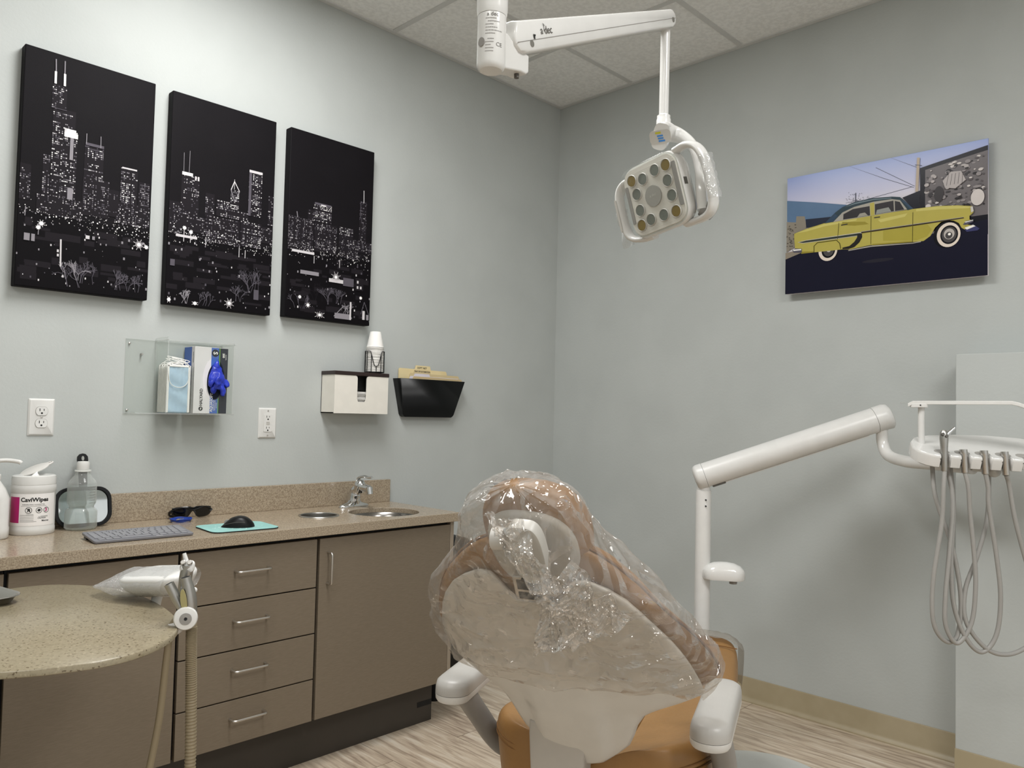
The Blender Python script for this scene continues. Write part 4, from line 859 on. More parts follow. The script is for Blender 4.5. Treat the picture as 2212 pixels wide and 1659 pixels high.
s_ = .0535; g_ = s_*.36
LED = [(-s_, s_, 1), (s_, s_, 1), (-s_, -s_, 1), (s_, -s_, 1), (-s_*.37, s_*.87, 0), (s_*.37, s_*1.0, 0), (s_*.92, s_*.36, 0), (s_*.97, -s_*.30, 0), (s_*.32, -s_*.95, 0), (-s_*.42, -s_*.92, 0), (-s_*.9, -s_*.36, 0), (-s_*.88, s_*.36, 0)]
for x, y, am in LED:
    b = MB(); b.prism(ellp(.0122, .0122, 24, x, y), -.0018, .0006, HM); lb(b, 'led_lens', AMB if am else GRN, hd)
    b = MB(); b.rings([[HM @ V((x+r*cos(2*pi*k/28), y+r*sin(2*pi*k/28), z)) for k in range(28)] for r, z in ((.0148, -.0012), (.0134, .0016), (.0122, -.001))], True, (0, 0)); lb(b, 'lens_ring', LGREY, hd, recalc=True)
b = MB(); b.prism(ellp(.024, .024, 40), -.0018, .0012, HM); cb_ = lb(b, 'centre_disc', pm('disc_grey', '#97958f', .35), hd)
text('a dec', .009, TI @ HM @ Matrix.Translation((0, .002, .0014)), cb_, LGREY, 'maker_mark')
b = MB(); b.loft([(sq(.169, .165, .034), -.0055), (sq(.168, .164, .034), .006), (sq(.158, .154, .03), .0095)], HM); lb(b, 'clear_shield', ACRYL, hd, smooth=50)
for x, y, w_, h_ in ((-.0745, 0, .009, .09), (.0735, .005, .012, .1)):
    b = MB(); b.prism([(px_+x, py_+y) for px_, py_ in rrect(w_, h_, .003)], -.003, -.0005, HM); lb(b, 'side_vent', GREY, hd)
b = MB(); b.box(.0822, .0875, -.002, .014, -.02, -.01, HM); lb(b, 'latch', DGREY, hd)
# side grips, joined under the head
def grip(pts, r, nm):
    b = MB(); P = spline(pts, 8); n_ = len(P); R = []
    for i, p in enumerate(P):
        t_ = (P[min(i+1, n_-1)]-P[max(i-1, 0)]).normalized(); z = V((0, 0, 1)); x = t_.cross(z).normalized(); z = x.cross(t_)
        R.append([HM @ (p+x*r*.62*cos(2*pi*k/14)+z*r*1.25*sin(2*pi*k/14)) for k in range(14)])
    b.rings(R); return lb(b, nm, WHITE2, hd, smooth=60)
gl = grip([(-.07, .062, -.03), (-.095, .064, -.028), (-.115, .05, -.024), (-.122, .02, -.02), (-.122, -.04, -.02), (-.112, -.068, -.024), (-.085, -.08, -.03), (-.05, -.082, -.034)], .0125, 'grip')
b = MB(); b.prism([(x-.122, y-.01) for x, y in rrect(.006, .08, .003)], -.0055, -.003, HM); lb(b, 'grip_slot', LGREY, gl)
gr = grip([(.075, .078, -.02), (.105, .08, -.022), (.128, .066, -.026), (.138, .03, -.03), (.138, -.04, -.03), (.126, -.072, -.032), (.1, -.084, -.034), (.05, -.084, -.034)], .0135, 'grip')
# film scraps on the grips
b = MB()
def fs(u, v): return HM @ V((-.152+u*.04, .005-v*.09, -.03+.004*sin(u*6+v*9)))
b.grid(fs, 8, 14); lb(b, 'barrier_film', FILM2, gl, smooth=60)
b = MB()
def fs(u, v): a = u*2.6-.9; return HM @ V((.138+.0145*cos(a)+.002*sin(v*30+u*8), .045-v*.1, -.03+.021*sin(a)))
b.grid(fs, 12, 18); lb(b, 'barrier_film', FILM2, gr, smooth=30)
# curved link from tube to head
b = MB(); LP = spline([(-1.749, -1.842, 1.872), (-1.71, -1.833, 1.892), (-1.685, -1.853, 1.888), (-1.683, -1.889, 1.852), (-1.692, -1.911, 1.796), (-1.702, -1.921, 1.745), (-1.699, -1.924, 1.70)], 7)
R = []; n_ = len(LP)
for i, p in enumerate(LP):
    t_ = (LP[min(i+1, n_-1)]-LP[max(i-1, 0)]).normalized(); s = V((.9, .43, .0)); s = (s-t_*s.dot(t_)).normalized(); q = t_.cross(s); wv = .03-.012*min(1, i/(n_*.6)); hv = .019-.007*min(1, i/(n_*.5))
    R.append([p+s*wv*(abs(cos(a))**.6)*(1 if cos(a) > 0 else -1)+q*hv*(abs(sin(a))**.6)*(1 if sin(a) > 0 else -1) for a in [2*pi*k/24 for k in range(24)]])
b.rings(R); lk = lb(b, 'yoke_link', WHITE2, smooth=45)
c0 = LP[0]; t_ = (LP[0]-LP[1]).normalized(); s = V((0, 0, 1)); s = (s-t_*s.dot(t_)).normalized(); q = s.cross(t_)
KM = mat4(c0+t_*.0004, q, s, t_)
b = MB(); b.prism(rrect(.05, .03, .009), 0, .002, KM); tp = lb(b, 'touch_panel', LGREY, lk)
b = MB()
for k, (x, y, w_, h_) in enumerate(((-.004, .0095, .013, .004), (.0, .0025, .014, .0035), (.001, -.003, .013, .0035), (.003, -.0088, .015, .004))):
    b.m = 0 if k == 0 else 1; b.poly([KM @ V((x+a*w_/2, y+c*h_/2, .0024)) for a, c in ((-1, -1), (1, -1), (1, 1), (-1, 1))])
lb(b, 'touch_symbols', [pm('yellow_symbol', '#c2bd2c', .4), pm('blue_symbol', '#3f86cf', .4)], tp, smooth=0)
b = MB(); b.cyl(LP[-1]+V((0, 0, .004)), LP[-1]+V((.01, -.02, -.012)), .018, .014, 20); lb(b, 'pivot_cap', GREY, lk)

# ------------------------------------------------------------------ delivery unit on its post
du = thing('delivery_unit', 'white dental delivery unit with slanted arm and instrument head on post', 'delivery unit', (-.6, -1.288, 0))
TD = Matrix.Translation((.6, 1.288, 0))
def db(b, nm, mat, par=None, **k): b.bm.transform(TD); return b.build(nm, mat, par or du, **k)
b = MB(); b.lathe([(.09, 0), (.09, .02), (.05, .03), (.0285, .04), (.0285, .955), (.0275, .962)], Matrix.Translation((-.6, -1.288, 0)), 36); pst = db(b, 'post', WHITE)
b = MB(); b.cyl((-.6, -1.288, .955), (-.6, -1.288, 1.03), .0245, seg=28); db(b, 'post_collar', WHITE)
for z in (.928, .905): b = MB(); b.cyl((-.6185, -1.308, z), (-.6225, -1.3125, z), .0028, seg=10); db(b, 'screw_hole', BLACKM, pst)
# little dome on the side bracket
b = MB(); KMX = mat4((-.575, -1.362, .638), V((.55, -.83, 0)).normalized(), V((.83, .55, 0)).normalized(), (0, 0, 1))
def dome(s): return [(x*s, y*s) for x, y in rrect(.15, .085, .04, 8)]
b.loft([(dome(1), 0), (dome(1.03), .004), (dome(1.03), .028), (dome(.97), .036), (dome(.8), .05), (dome(.5), .059), (dome(.15), .0625)], KMX); dm = db(b, 'side_cap', WHITE2, smooth=40)
b = MB(); b.cyl(KMX @ V((.035, 0, 0)), KMX @ V((.035, 0, -.016)), .0155, .014, 20); db(b, 'cap_nozzle', GREY, dm)
A_, B_ = V((-.622, -1.266, 1.006)), V((-.232, -1.826, 1.258)); ad = (B_-A_).normalized(); FM = frame(ad, (0, 0, 1))
def ring3(c, r, sx=1., n_=32): return [c+FM @ V((r*cos(2*pi*k/n_)*sx, r*sin(2*pi*k/n_), 0)) for k in range(n_)]
L_ = (B_-A_).length
b = MB(); b.rings([ring3(A_+ad*t, .0455, 1.02) for t in (.035, L_-.05)]); am = db(b, 'flex_arm', WHITE, smooth=40)
b = MB(); b.rings([ring3(A_+ad*t, r, 1.02) for t, r in ((-.004, .02), (-.002, .036), (.004, .043), (.012, .0462), (.034, .0468))]); db(b, 'arm_end_cap', WHITE, am, smooth=60)
b = MB(); b.rings([ring3(A_+ad*t-V((0, 0, d)), r, 1.02+d*6) for t, r, d in ((L_-.049, .0468, 0), (L_-.012, .047, .0), (L_+.004, .0445, .003), (L_+.012, .035, .006), (L_+.014, .02, .007))]); db(b, 'arm_end_cap', WHITE, am, smooth=60)
b = MB(); b.box(-.051, -.044, -.014, .014, .05, .1, mat4(A_, FM @ V((1, 0, 0)), FM @ V((0, 1, 0)), ad)); db(b, 'arm_release', DGREY, am, bevel=.002)
b = MB(); b.box(-.0475, -.044, -.016, .016, .1, L_-.09, mat4(A_, FM @ V((1, 0, 0)), FM @ V((0, 1, 0)), ad)); db(b, 'arm_groove', LGREY, am)
b = MB(); b.tube(spline([(-.244, -1.809, 1.225), (-.241, -1.811, 1.16), (-.264, -1.84, 1.115), (-.313, -1.915, 1.099), (-.366, -2.008, 1.098), (-.43, -2.10, 1.098), (-.47, -2.16, 1.098)], 8), .0205, 20); db(b, 'elbow_tube', WHITE2, smooth=60)
# instrument head: x along the front row, y to the back, z up, tilted toward the chair
hx = V((.66, -.75, -.02)).normalized(); hb = V((.73, .62, .33)); hb = (hb-hx*hb.dot(hx)).normalized(); hz = hx.cross(hb)
IM = mat4((-.576, -2.112, 1.138), hx, hb, hz)
SPC = .0605
slots = [.0+SPC*k for k in range(5)]
def headoutline(off=0.):
    o = [(-.075+off, .06), (-.068+off, .03), (-.05, .006+off), (-.03, -.006+off)]
    for x in slots: o += [(x-.0165-off*.3, -.008-x*.03+off), (x-.0125-off*.3, -.002-x*.03+off), (x-.011-off*.3, .012-x*.03+off), (x+.011+off*.3, .012-x*.03+off), (x+.0125+off*.3, -.002-x*.03+off), (x+.0165+off*.3, -.008-x*.03+off)]
    o += [(.29, -.014), (.345, .0), (.36-off, .05), (.355-off, .16), (.32, .188-off), (.22, .2-off), (.12, .197-off), (.02, .178-off), (-.035, .15-off), (-.062+off, .11)]
    return o
b = MB(); b.loft([(headoutline(.008), -.042), (headoutline(.001), -.038), (headoutline(0), -.008), (headoutline(.001), -.003), (headoutline(.004), 0)], IM); ih = db(b, 'instrument_head', WHITE2, smooth=40)
for x in slots:
    b = MB(); b.rings([[IM @ V((x+r*cos(2*pi*k/32), .028-x*.03+r*.8*sin(2*pi*k/32), z)) for k in range(32)] for r, z in ((.0225, .0004), (.019, .0012), (.016, .0006), (.0115, .0004))], True, (0, 1)); db(b, 'holder_recess', pm('recess_shade_grey', '#a09d98', .4), ih, smooth=60)  # shade of the recesses put into a darker grey
for x in slots:
    b = MB(); b.tube([IM @ V((x-.0175, -.0085-x*.03, -.009)), IM @ V((x-.0155, -.0045-x*.03, -.02)), IM @ V((x-.013, -.001-x*.03, -.034))], .0011, 6); db(b, 'holder_seam', DGREY, ih)
b = MB(); b.prism(rrect(.005, .018, .0024), 0, .0012, mat4(IM @ V((slots[4]+.002, .0015-.008, -.022)), hx, hz, -hb)); db(b, 'holder_key', GREY, ih)
b = MB(); b.tube(spline([IM @ V(p) for p in ((.1, .03, -.046), (.13, .03, -.05), (.16, .03, -.05))], 8), [.012]*17, 14); b.ell(IM @ V((.17, .03, -.055)), (.028, .02, .022)); db(b, 'under_knob', LGREY, ih, smooth=60)
# tray support rising from the head
b = MB(); b.tube(spline([(-.523, -2.026, 1.29), (-.523, -2.026, 1.2), (-.522, -2.032, 1.14), (-.515, -2.056, 1.112), (-.49, -2.1, 1.103)], 8), .0098, 16); tp_ = db(b, 'tray_post', WHITE2, smooth=60)
BM_ = mat4((-.526, -2.02, 1.29), V((.29, -.955, .012)).normalized(), V((.955, .29, 0)), (0, 0, 1))
b = MB(); b.prism(rrect(.05, .042, .008), -.006, .006, BM_); db(b, 'tray_joint', WHITE, tp_, bevel=.001)
b = MB(); b.rings([[BM_ @ V((x, y, z+dz)) for y, dz in ((-.02, -.003), (.03, -.003), (.03, .011), (-.02, .008))] for x, z in ((-.032, -.001), (-.018, .006), (.02, .0065), (.25, .0065), (.268, .002), (.285, -.005), (.36, -.006))]); db(b, 'tray_bar', WHITE2, tp_, bevel=.001)
b = MB(); b.rings([[BM_ @ V((x, y, z)) for y, z in ((-.012, .008), (.02, .008), (.02, .011), (-.012, .011))] for x in (-.055, -.028)]); db(b, 'tray_lip', ACEDGE, tp_)
b = MB(); b.cyl(BM_ @ V((.004, -.0208, .001)), BM_ @ V((.004, -.0225, .001)), .0022, seg=10); db(b, 'joint_screw', BLACKM, tp_)
# tubing: each instrument hangs in the head on its own hose
def hose(nm, label, cat, pts, conn, group=None, r=.0068):
    P0 = V(pts[0]); t = thing(nm, label, cat, P0, group=group); T = Matrix.Translation(-P0)
    b = MB(); b.tube(spline(pts, 10), r, 12); b.bm.transform(T); b.build('hose', HOSE, t, smooth=60); conn(t, T); return t
def conn_for(x):
    def c(t, T):
        a1 = IM @ V((x, -.011-x*.03, -.052)); a0 = a1+V((.006, .006, .072))
        b = MB(); FM_ = frame(a0-a1); M = FM_.to_4x4(); M.translation = a1; l = (a0-a1).length
        b.lathe([(.0088, 0), (.01, .002), (.01, l-.016), (.0112, l-.014), (.0112, l), (.0082, l), (.0078, l-.008), (.003, l-.0085)], M, 24, (1, 1)); b.bm.transform(T); cc = b.build('connector', STEEL, t)
        b = MB(); b.lathe([(.0075, l-.0078), (.0074, l-.0074)], M, 20); b.bm.transform(T); b.build('connector_socket', BLACKM, cc)
    return c
def cb(x): return IM @ V((x, -.011-x*.03, -.05))
def syr(t, T):
    MZ = V((.0, .01, 1)).normalized(); MX = (hx-MZ*hx.dot(MZ)).normalized(); M = mat4(IM @ V((0, -.009, -.05)), MX, MZ.cross(MX), MZ)
    b = MB(); b.lathe([(.0085, 0), (.0095, .003), (.0098, .05), (.011, .075), (.0125, .1), (.0115, .118), (.006, .126)], M, 24); b.bm.transform(T); s_ = b.build('syringe_body', ALU, t, smooth=50)
    b = MB(); b.cyl(M @ V((.002, -.004, .108)), M @ V((.031, -.002, .134)), .0068, .0045, 14); b.bm.transform(T); b.build('nozzle', CHROME, s_)
    for k in (-1, 1): b = MB(); b.cyl(M @ V((k*.0054-.004, -.008, .109-.003*k)), M @ V((k*.0054-.004, -.0158, .1115-.003*k)), .0046, seg=14); b.bm.transform(T); b.build('button', DGREY, s_)
z0 = .02
hose('air_water_syringe', 'metal air-water syringe with two buttons in the first holder of the delivery head', 'syringe', [cb(0), (-.578, -2.106, 1.03), (-.575, -2.10, .924), (-.586, -2.08, .754), (-.583, -2.078, .64), (-.565, -2.09, .585), (-.535, -2.112, .561), (-.514, -2.13, .59), (-.505, -2.135, .7), (-.52, -2.115, .85), (-.545, -2.075, 1.0), (-.53, -2.06, 1.1)], syr)
hose('handpiece_tubing', 'empty steel-tipped handpiece hose in the second holder, next to the syringe', 'handpiece hose', [cb(SPC), (-.528, -2.162, 1.04), (-.516, -2.163, .964), (-.503, -2.17, .851), (-.494, -2.173, .738), (-.499, -2.163, .624), (-.528, -2.132, .561), (-.556, -2.108, .611), (-.561, -2.107, .698), (-.551, -2.116, .849), (-.535, -2.12, 1.0), (-.52, -2.1, 1.1)], conn_for(SPC))
hose('handpiece_tubing', 'empty steel-tipped handpiece hose in the third holder, middle of the head', 'handpiece hose', [cb(2*SPC), (-.485, -2.205, 1.04), (-.478, -2.205, .984), (-.455, -2.22, .834), (-.440, -2.228, .702), (-.444, -2.217, .588), (-.473, -2.185, .535), (-.51, -2.15, .579), (-.531, -2.122, .68), (-.531, -2.115, .812), (-.505, -2.115, .964), (-.485, -2.1, 1.1)], conn_for(2*SPC))
hose('handpiece_tubing', 'empty steel-tipped handpiece hose in the fourth holder, looping out of the frame', 'handpiece hose', [cb(3*SPC), (-.435, -2.25, 1.05), (-.420, -2.262, .948), (-.392, -2.284, .824), (-.365, -2.31, .7), (-.345, -2.325, .62), (-.36, -2.29, .56), (-.412, -2.243, .529), (-.463, -2.195, .546), (-.503, -2.15, .624), (-.497, -2.145, .719), (-.465, -2.17, .825), (-.43, -2.19, .947), (-.41, -2.19, 1.1)], conn_for(3*SPC))
# ------------------------------------------------------------------ dental chair (x toward the foot end, y to the patient's left... z up)
CO, CA = V((-1.790, -1.729, 0)), radians(21)
dc = thing('dental_chair', 'tan upholstered dental chair with grey back shell, seen from behind', 'dental chair', CO, CA)
AL = radians(34.5); KC = 1.3
bx0, bz0 = -.17, .56
def interp(tab, t):
    if t <= tab[0][0]: return tab[0][1]
    for (a, b_), (c, d) in zip(tab, tab[1:]):
        if t <= c:
            s = (t-a)/(c-a); return b_+(d-b_)*s
    return tab[-1][1]
KT = [(.1, 1.25), (.13, 1.0), (.16, .86), (.2, .72), (.24, .56), (.28, .47), (.32, .38), (.36, .18), (.4, .03), (.45, .0)]
def bp(s, t, off=0., k=None):
    if k is None: k = interp(KT, t)
    return V((bx0-t*sin(AL)+(k*s*s+off)*cos(AL), s, bz0+t*cos(AL)+(k*s*s+off)*sin(AL)))
WT = [(-.045, .03), (-.038, .06), (-.025, .088), (0, .112), (.03, .125), (.06, .135), (.085, .15), (.094, .166), (.1, .195), (.106, .23), (.115, .252), (.13, .263), (.16, .265), (.2, .26), (.24, .255), (.28, .244), (.32, .229), (.36, .212), (.4, .191), (.43, .168), (.452, .14), (.465, .115), (.473, .09)]
TS = [-.045, -.038, -.025, -.01, .0, .015, .03, .045, .06, .075, .085, .092, .098, .102, .105, .109, .112, .117, .122, .13, .14, .155, .17, .19, .21, .235, .26, .285, .31, .335, .36, .38, .4, .415, .43, .442, .452, .46, .465, .47]
NS = 33
def smooth(a, c, x): x = max(0, min(1, (x-a)/(c-a))); return x*x*(3-2*x)
def shell_pt(i, j, grow=0., off=0.):
    t = TS[j]; u = i/(NS-1)*2-1; s = u*(interp(WT, t)+grow)
    t2 = t-.06*smooth(.38, .47, t)*(1-smooth(.035, .085, abs(s)))
    rib = .012*smooth(.085, .06, abs(s))*smooth(.33, .05, t)          # raised centre rib that grows downward
    return bp(s, t2, off-rib-.006*(1-u**6))
b = MB(); b.rings([[shell_pt(i, j) for i in range(NS)] for j in range(len(TS))], False, (0, 0)); b.build('back_shell', pm('shell_grey', '#d0cdc7', .4), dc, solid=.009, smooth=60)
# cushion on the front of the back
WC = [(.0, .12), (.05, .145), (.08, .165), (.092, .2), (.1, .25), (.115, .28), (.14, .29), (.18, .291), (.24, .283), (.28, .27), (.32, .252), (.36, .233), (.4, .212), (.44, .187), (.48, .15), (.51, .115), (.528, .08)]
TC = [.0+.528*k/44 for k in range(45)]
def cush(i, j, front):
    t = TC[j]; u = i/(NS-1)*2-1; w_ = interp(WC, t); s = u*w_; e = (1-abs(u)**5)*min(1, smooth(-.02, .05, t)*1)*smooth(.555, .46, t)
    return bp(s, t, .026+(.05*e**.5 if front else -.02*e**.5))
b = MB(); rg = []
for j in range(len(TC)):
    rg.append([cush(i, j, True) for i in range(NS)]+[cush(i, j, False) for i in range(NS-2, 0, -1)])
b.rings(rg); b.build('back_cushion', TAN, dc, smooth=70)
b = MB(); b.tube([cush(NS-1, j, True)+V((.004, -.001*0, .004)) for j in range(8, len(TC))], .003, 8); b.tube([cush(0, j, True)+V((.004, 0, .004)) for j in range(8, len(TC))], .003, 8); b.build('piping', TAND, dc)
# spine below the shell
b = MB(); b.rings([[V((x+dx, y+.036, z)) for dx, y in ((-.045, -w_), (-.05, -w_+.012), (-.05, w_-.012), (-.045, w_), (.04, w_), (.04, -w_))] for x, z, w_ in ((-.148, .592, .0585), (-.142, .56, .061), (-.125, .4, .058), (-.1, .12, .054), (-.08, .06, .05))]); b.build('spine_cover', pm('warm_grey_plastic', '#b5b0a9', .45), dc, bevel=.004)
# headrest
HT = [V((-.402, 0, 1.022))]
HXc, hal = -.47, radians(32)
def hp(s, t, off=0., k=1.6): return V((HXc-t*sin(hal)+(k*s*s+off)*cos(hal), s-.012, 1.012+t*cos(hal)+(k*s*s+off)*sin(hal)))
def sup(u, a, c, n_=2.6): return (a*abs(cos(u))**(2/n_)*(1 if cos(u) > 0 else -1), c*abs(sin(u))**(2/n_)*(1 if sin(u) > 0 else -1))
b = MB(); layers = []
for sc, of in ((.2, -.004), (.6, -.006), (.86, -.004), (.97, .004), (1.0, .016), (1.0, .03), (.95, .044), (.8, .053), (.5, .057), (.15, .058)):
    layers.append([hp(x*sc, y*sc, of) for x, y in [sup(2*pi*k/44, .1, .108, 2.3) for k in range(44)]])
b.rings(layers); b.build('headrest_cushion', TAN, dc, smooth=70)
b = MB(); layers = []
for sc, of in ((1.0, -.003), (.985, -.011), (.9, -.015), (.6, -.017), (.2, -.018)):
    layers.append([hp(x*sc, y*sc-.014, of) for x, y in [sup(2*pi*k/44, .084, .086, 2.3) for k in range(44)]])
b.rings(layers); b.build('headrest_shell', LGREY, dc, smooth=70)
b = MB(); UM = mat4(V((-.548, -.038, 1.008)), (0, 1, 0), V((-sin(radians(36)), 0, cos(radians(36)))), V((-cos(radians(36)), 0, -sin(radians(36)))))
o_ = [(x*(1-.12*smooth(0, -.06, y)), y-.004) for x, y in [sup(2*pi*k/40, .031, .064, 3.6) for k in range(40)]]
b.loft([(o_, -.012), (o_, .004), ([(x*.96, y*.98) for x, y in o_], .008), ([(x*.8, y*.9) for x, y in o_], .0105)], UM); hbk = b.build('headrest_bracket', pm('bracket_grey', '#b9b6af', .4), dc, smooth=40)
for x in (-.019, .019): b = MB(); b.cyl(UM @ V((x, -.058, .0085)), UM @ V((x, -.058, .0115)), .0035, seg=12); b.build('bracket_screw', DGREY, hbk)
b = MB(); b.cyl(UM @ V((.038, .02, -.004)), UM @ V((.058, .02, -.004)), .018, .02, 24); b.build('release_knob', LGREY, hbk)
b = MB(); GM = mat4(bp(-.012, .478, -.028), (0, 1, 0), V((-sin(radians(28)), 0, cos(radians(28)))), V((-cos(radians(28)), 0, -sin(radians(28)))))
b.box(-.03, .03, -.03, .02, -.012, .012, GM); gb_ = b.build('glide_bar_clamp', STEEL, dc, bevel=.002)
b = MB(); b.box(-.0225, .0225, -.006, .014, .0115, .013, GM); b.box(-.0225, .0225, -.026, -.012, .0115, .013, GM); b.build('clamp_window', BLACKM, gb_)
b = MB(); b.box(-.024, .024, -.01, .07, -.006, .0, GM); b.build('glide_bar', STEEL, dc)
# seat and leg rest
SEC = [(-.135, .10, .512), (-.128, .165, .52), (-.1, .205, .525), (-.04, .24, .522), (.05, .256, .508), (.2, .254, .478), (.4, .245, .455), (.6, .228, .452), (.8, .208, .47), (.95, .188, .482), (1.03, .172, .482), (1.065, .15, .476), (1.078, .11, .47)]
def lift_(x, y): return .035*smooth(.5, .9, abs(y))*smooth(.45, .05, x)-.02*smooth(.5, .0, abs(y))*smooth(.35, -.05, x)
def ring_sec(x, w_, zt, i):
    e = 1 if 0 < i < len(SEC)-1 else .8
    zb = zt-.2+.07*smooth(.1, .7, x)
    pts = []
    for y, z in ((-.86, -.2), (-.94, -.12), (-1.0, -.05), (-.995, -.03), (-.95, -.012), (-.85, -.002), (-.6, .004), (-.3, .0), (0, -.004), (.3, 0), (.6, .004), (.85, -.002), (.95, -.012), (.995, -.03), (1.0, -.05), (.94, -.12), (.86, -.2)):
        lift = .035*smooth(.5, .9, abs(y))*smooth(.45, .05, x)-.02*smooth(.5, .0, abs(y))*smooth(.35, -.05, x)
        zz_ = zt+z*e+lift if z > -.06 else zt+(z+.05)*(zt-zb-.05)/.15-.05
        pts.append(V((x, y*w_, zz_)))
    return pts
b = MB(); b.rings([ring_sec(x, w_, z, i) for i, (x, w_, z) in enumerate(SEC)]); b.build('seat_cushion', TAN, dc, smooth=70, sub=2)
b = MB()
for dz in (0, -.011):
    P_ = [V((x*.985+.004, w_*.985, z-.05+dz+lift_(x, 1))) for x, w_, z in SEC[::-1]]+[V((-.131, y, .482+dz)) for y in (.05, 0, -.05)]+[V((x*.985+.004, -w_*.985, z-.05+dz+lift_(x, 1))) for x, w_, z in SEC]
    b.tube(spline(P_, 4), .0022, 6)
b.build('seat_seam', TAND, dc, smooth=60)
b = MB(); b.tube(spline([(.93, -.187, .481), (.925, -.12, .486), (.92, 0, .485), (.925, .12, .486), (.93, .187, .481)], 6), .0018, 6); b.build('leg_rest_seam', TAND, dc)
b = MB(); b.prism(rrect(.5, .22, .05), .05, .27, Matrix.Translation((.22, 0, 0))); b.build('lift_column', LGREY, dc, bevel=.01)
b = MB(); b.prism([(x+.43, y-.05) for x, y in rrect(1.2, .64, .14, 8)], 0, .022); b.prism(ellp(.235, .24, 40, 1.08, -.25), 0, .012); b.build('floor_plate', pm('floor_plate_grey', '#c6c8c4', .35), dc, bevel=.004)
# arm rests
def armrest(y0, y1, x0, x1, zt):
    """pad from the rear (x0, y0) to the front (x1, y1)"""
    d = V((x1-x0, y1-y0, 0)).normalized(); M = mat4((x0, y0, zt), d, (-d.y, d.x, 0), (0, 0, 1)); Ln = math.hypot(x1-x0, y1-y0)
    def outl(sc, L2): return [(Ln/2+x, y) for x, y in rrect(Ln*L2, .082*sc, .04*sc, 8)]
    b = MB(); b.loft([(outl(1, 1), -.034), (outl(1.0, 1.0), -.03), (outl(.99, .995), -.018), (outl(.93, .97), -.007), (outl(.78, .9), -.001), (outl(.5, .8), .002)], M); pad = b.build('armrest', pm('armrest_grey', '#b3b0ab', .38), dc, smooth=60)
    b = MB(); b.loft([(outl(.9, .97), -.052), (outl(.99, .995), -.046), (outl(1.0, 1.0), -.035)], M); b.build('pad_rim', WHITE, pad, smooth=50)
    return pad
lp = armrest(.317, .345, -.145, .18, .62)
b = MB(); b.tube(spline([(-.05, .322, .572), (.03, .318, .49), (.12, .295, .39), (.18, .23, .35), (.2, .12, .335)], 8), [.026]*33, 18); b.build('armrest_support', GREY, lp, smooth=60)
rp2 = armrest(-.268, -.254, -.15, .18, .625)
b = MB(); b.tube(spline([(-.055, -.276, .572), (.0, -.28, .49), (.07, -.27, .39), (.14, -.2, .35), (.18, -.1, .335)], 8), [.026]*33, 18); b.build('armrest_support', GREY, rp2, smooth=60)
# foot control on the floor
fc = thing('foot_control', 'dark grey foot control on the floor left of the chair', 'foot control', CO+Matrix.Rotation(CA, 3, 'Z') @ V((.10, .40, 0)), CA+radians(10))
b = MB(); b.loft([(rrect(.3, .2, .04), .0), (rrect(.3, .2, .04), .05), (rrect(.26, .16, .04), .075)]); b.build('base', DGREY, fc, smooth=50)
b = MB(); b.loft([(rrect(.13, .17, .02), .074), (rrect(.12, .16, .02), .086)], Matrix.Translation((.067, 0, 0))); b.loft([(rrect(.12, .17, .02), .074), (rrect(.11, .16, .02), .086)], Matrix.Translation((-.065, 0, 0))); b.build('pedal', GREY, fc, smooth=50)
# clear film bag over the back
fb = thing('plastic_cover', 'crumpled clear plastic bag pulled over the headrest and chair back', 'plastic cover', CO, CA)
BT = [(.035, .25, .062, .05, .03), (.06, .275, .07, .06, .03), (.1, .292, .072, .07, .03), (.15, .298, .068, .075, .028), (.22, .294, .06, .078, .026), (.29, .276, .056, .08, .024), (.36, .246, .05, .08, .024), (.42, .217, .062, .082, .026), (.47, .174, .078, .085, .026), (.52, .136, .084, .08, .022), (.57, .116, .08, .075, .02), (.61, .106, .062, .065, .02), (.635, .09, .045, .05, .02), (.648, .06, .034, .04, .02), (.656, .03, .018, .025, .02), (.66, .008, .006, .008, .02)]
def cr(p, f, ph=0.):
    """sharp crease height, about -1..1"""
    return 1-2*abs(noise.noise(p*f+V((ph, ph*2, -ph)))*1.6)
def bag(u, v):
    a = 2*pi*u; t = .035+.625*v; w_, rb, rf, c = [interp([(r[0], r[k]) for r in BT], t) for k in (1, 2, 3, 4)]
    a = 2*pi*u; s = w_*(abs(cos(a))**.8)*(1 if cos(a) > 0 else -1); q = abs(sin(a))**.85
    t += (1-v)**2*(.16*max(0, -sin(a))**.8+.02); p = bp(s, t, c+(rf*q if sin(a) > 0 else -rb*q), interp(KT, t)*.9)
    nd = (V((cos(AL), 0, sin(AL))) if sin(a) > 0 else V((-cos(AL), 0, -sin(AL))))*(.25+.75*abs(sin(a)))+V((0, .35*cos(a), 0))
    h = .008*cr(p, 6., 1)+.005*cr(p, 14., 5)+.004*cr(V((u*16, v*1.2, 0)), 1., 9)*(1-v)+.008*cr(V((u*12+v*2, v*6, 0)), 1., 3)
    return p+nd*h
b = MB(); b.grid(bag, 150, 84, True); b.build('draped_film', FILM, fb, smooth=14)
FLF = film('clear_flap_film', '#eeebe7', .13, .15, .05, 1., 22, '#f2efea', mul=.7)
def quad(c4, u, v): return tuple((c4[0][k]*(1-u)+c4[1][k]*u)*(1-v)+(c4[3][k]*(1-u)+c4[2][k]*u)*v for k in (0, 1, 2))
def flap(u, v):
    s, t, o = quad(((-.065, .565, -.085), (-.11, .57, -.075), (-.205, .464, -.065), (-.026, .39, -.085)), u, v)
    p = bp(s, t, o-.012*sin(pi*u)-.01*v, .5)
    return p+V((-.82, 0, -.57))*(.022*cr(p, 10., 2)+.014*cr(p, 22., 7)+.007*cr(p, 48., 4))
b = MB(); b.grid(flap, 46, 40); b.build('loose_flap', FLF, fb, smooth=8)
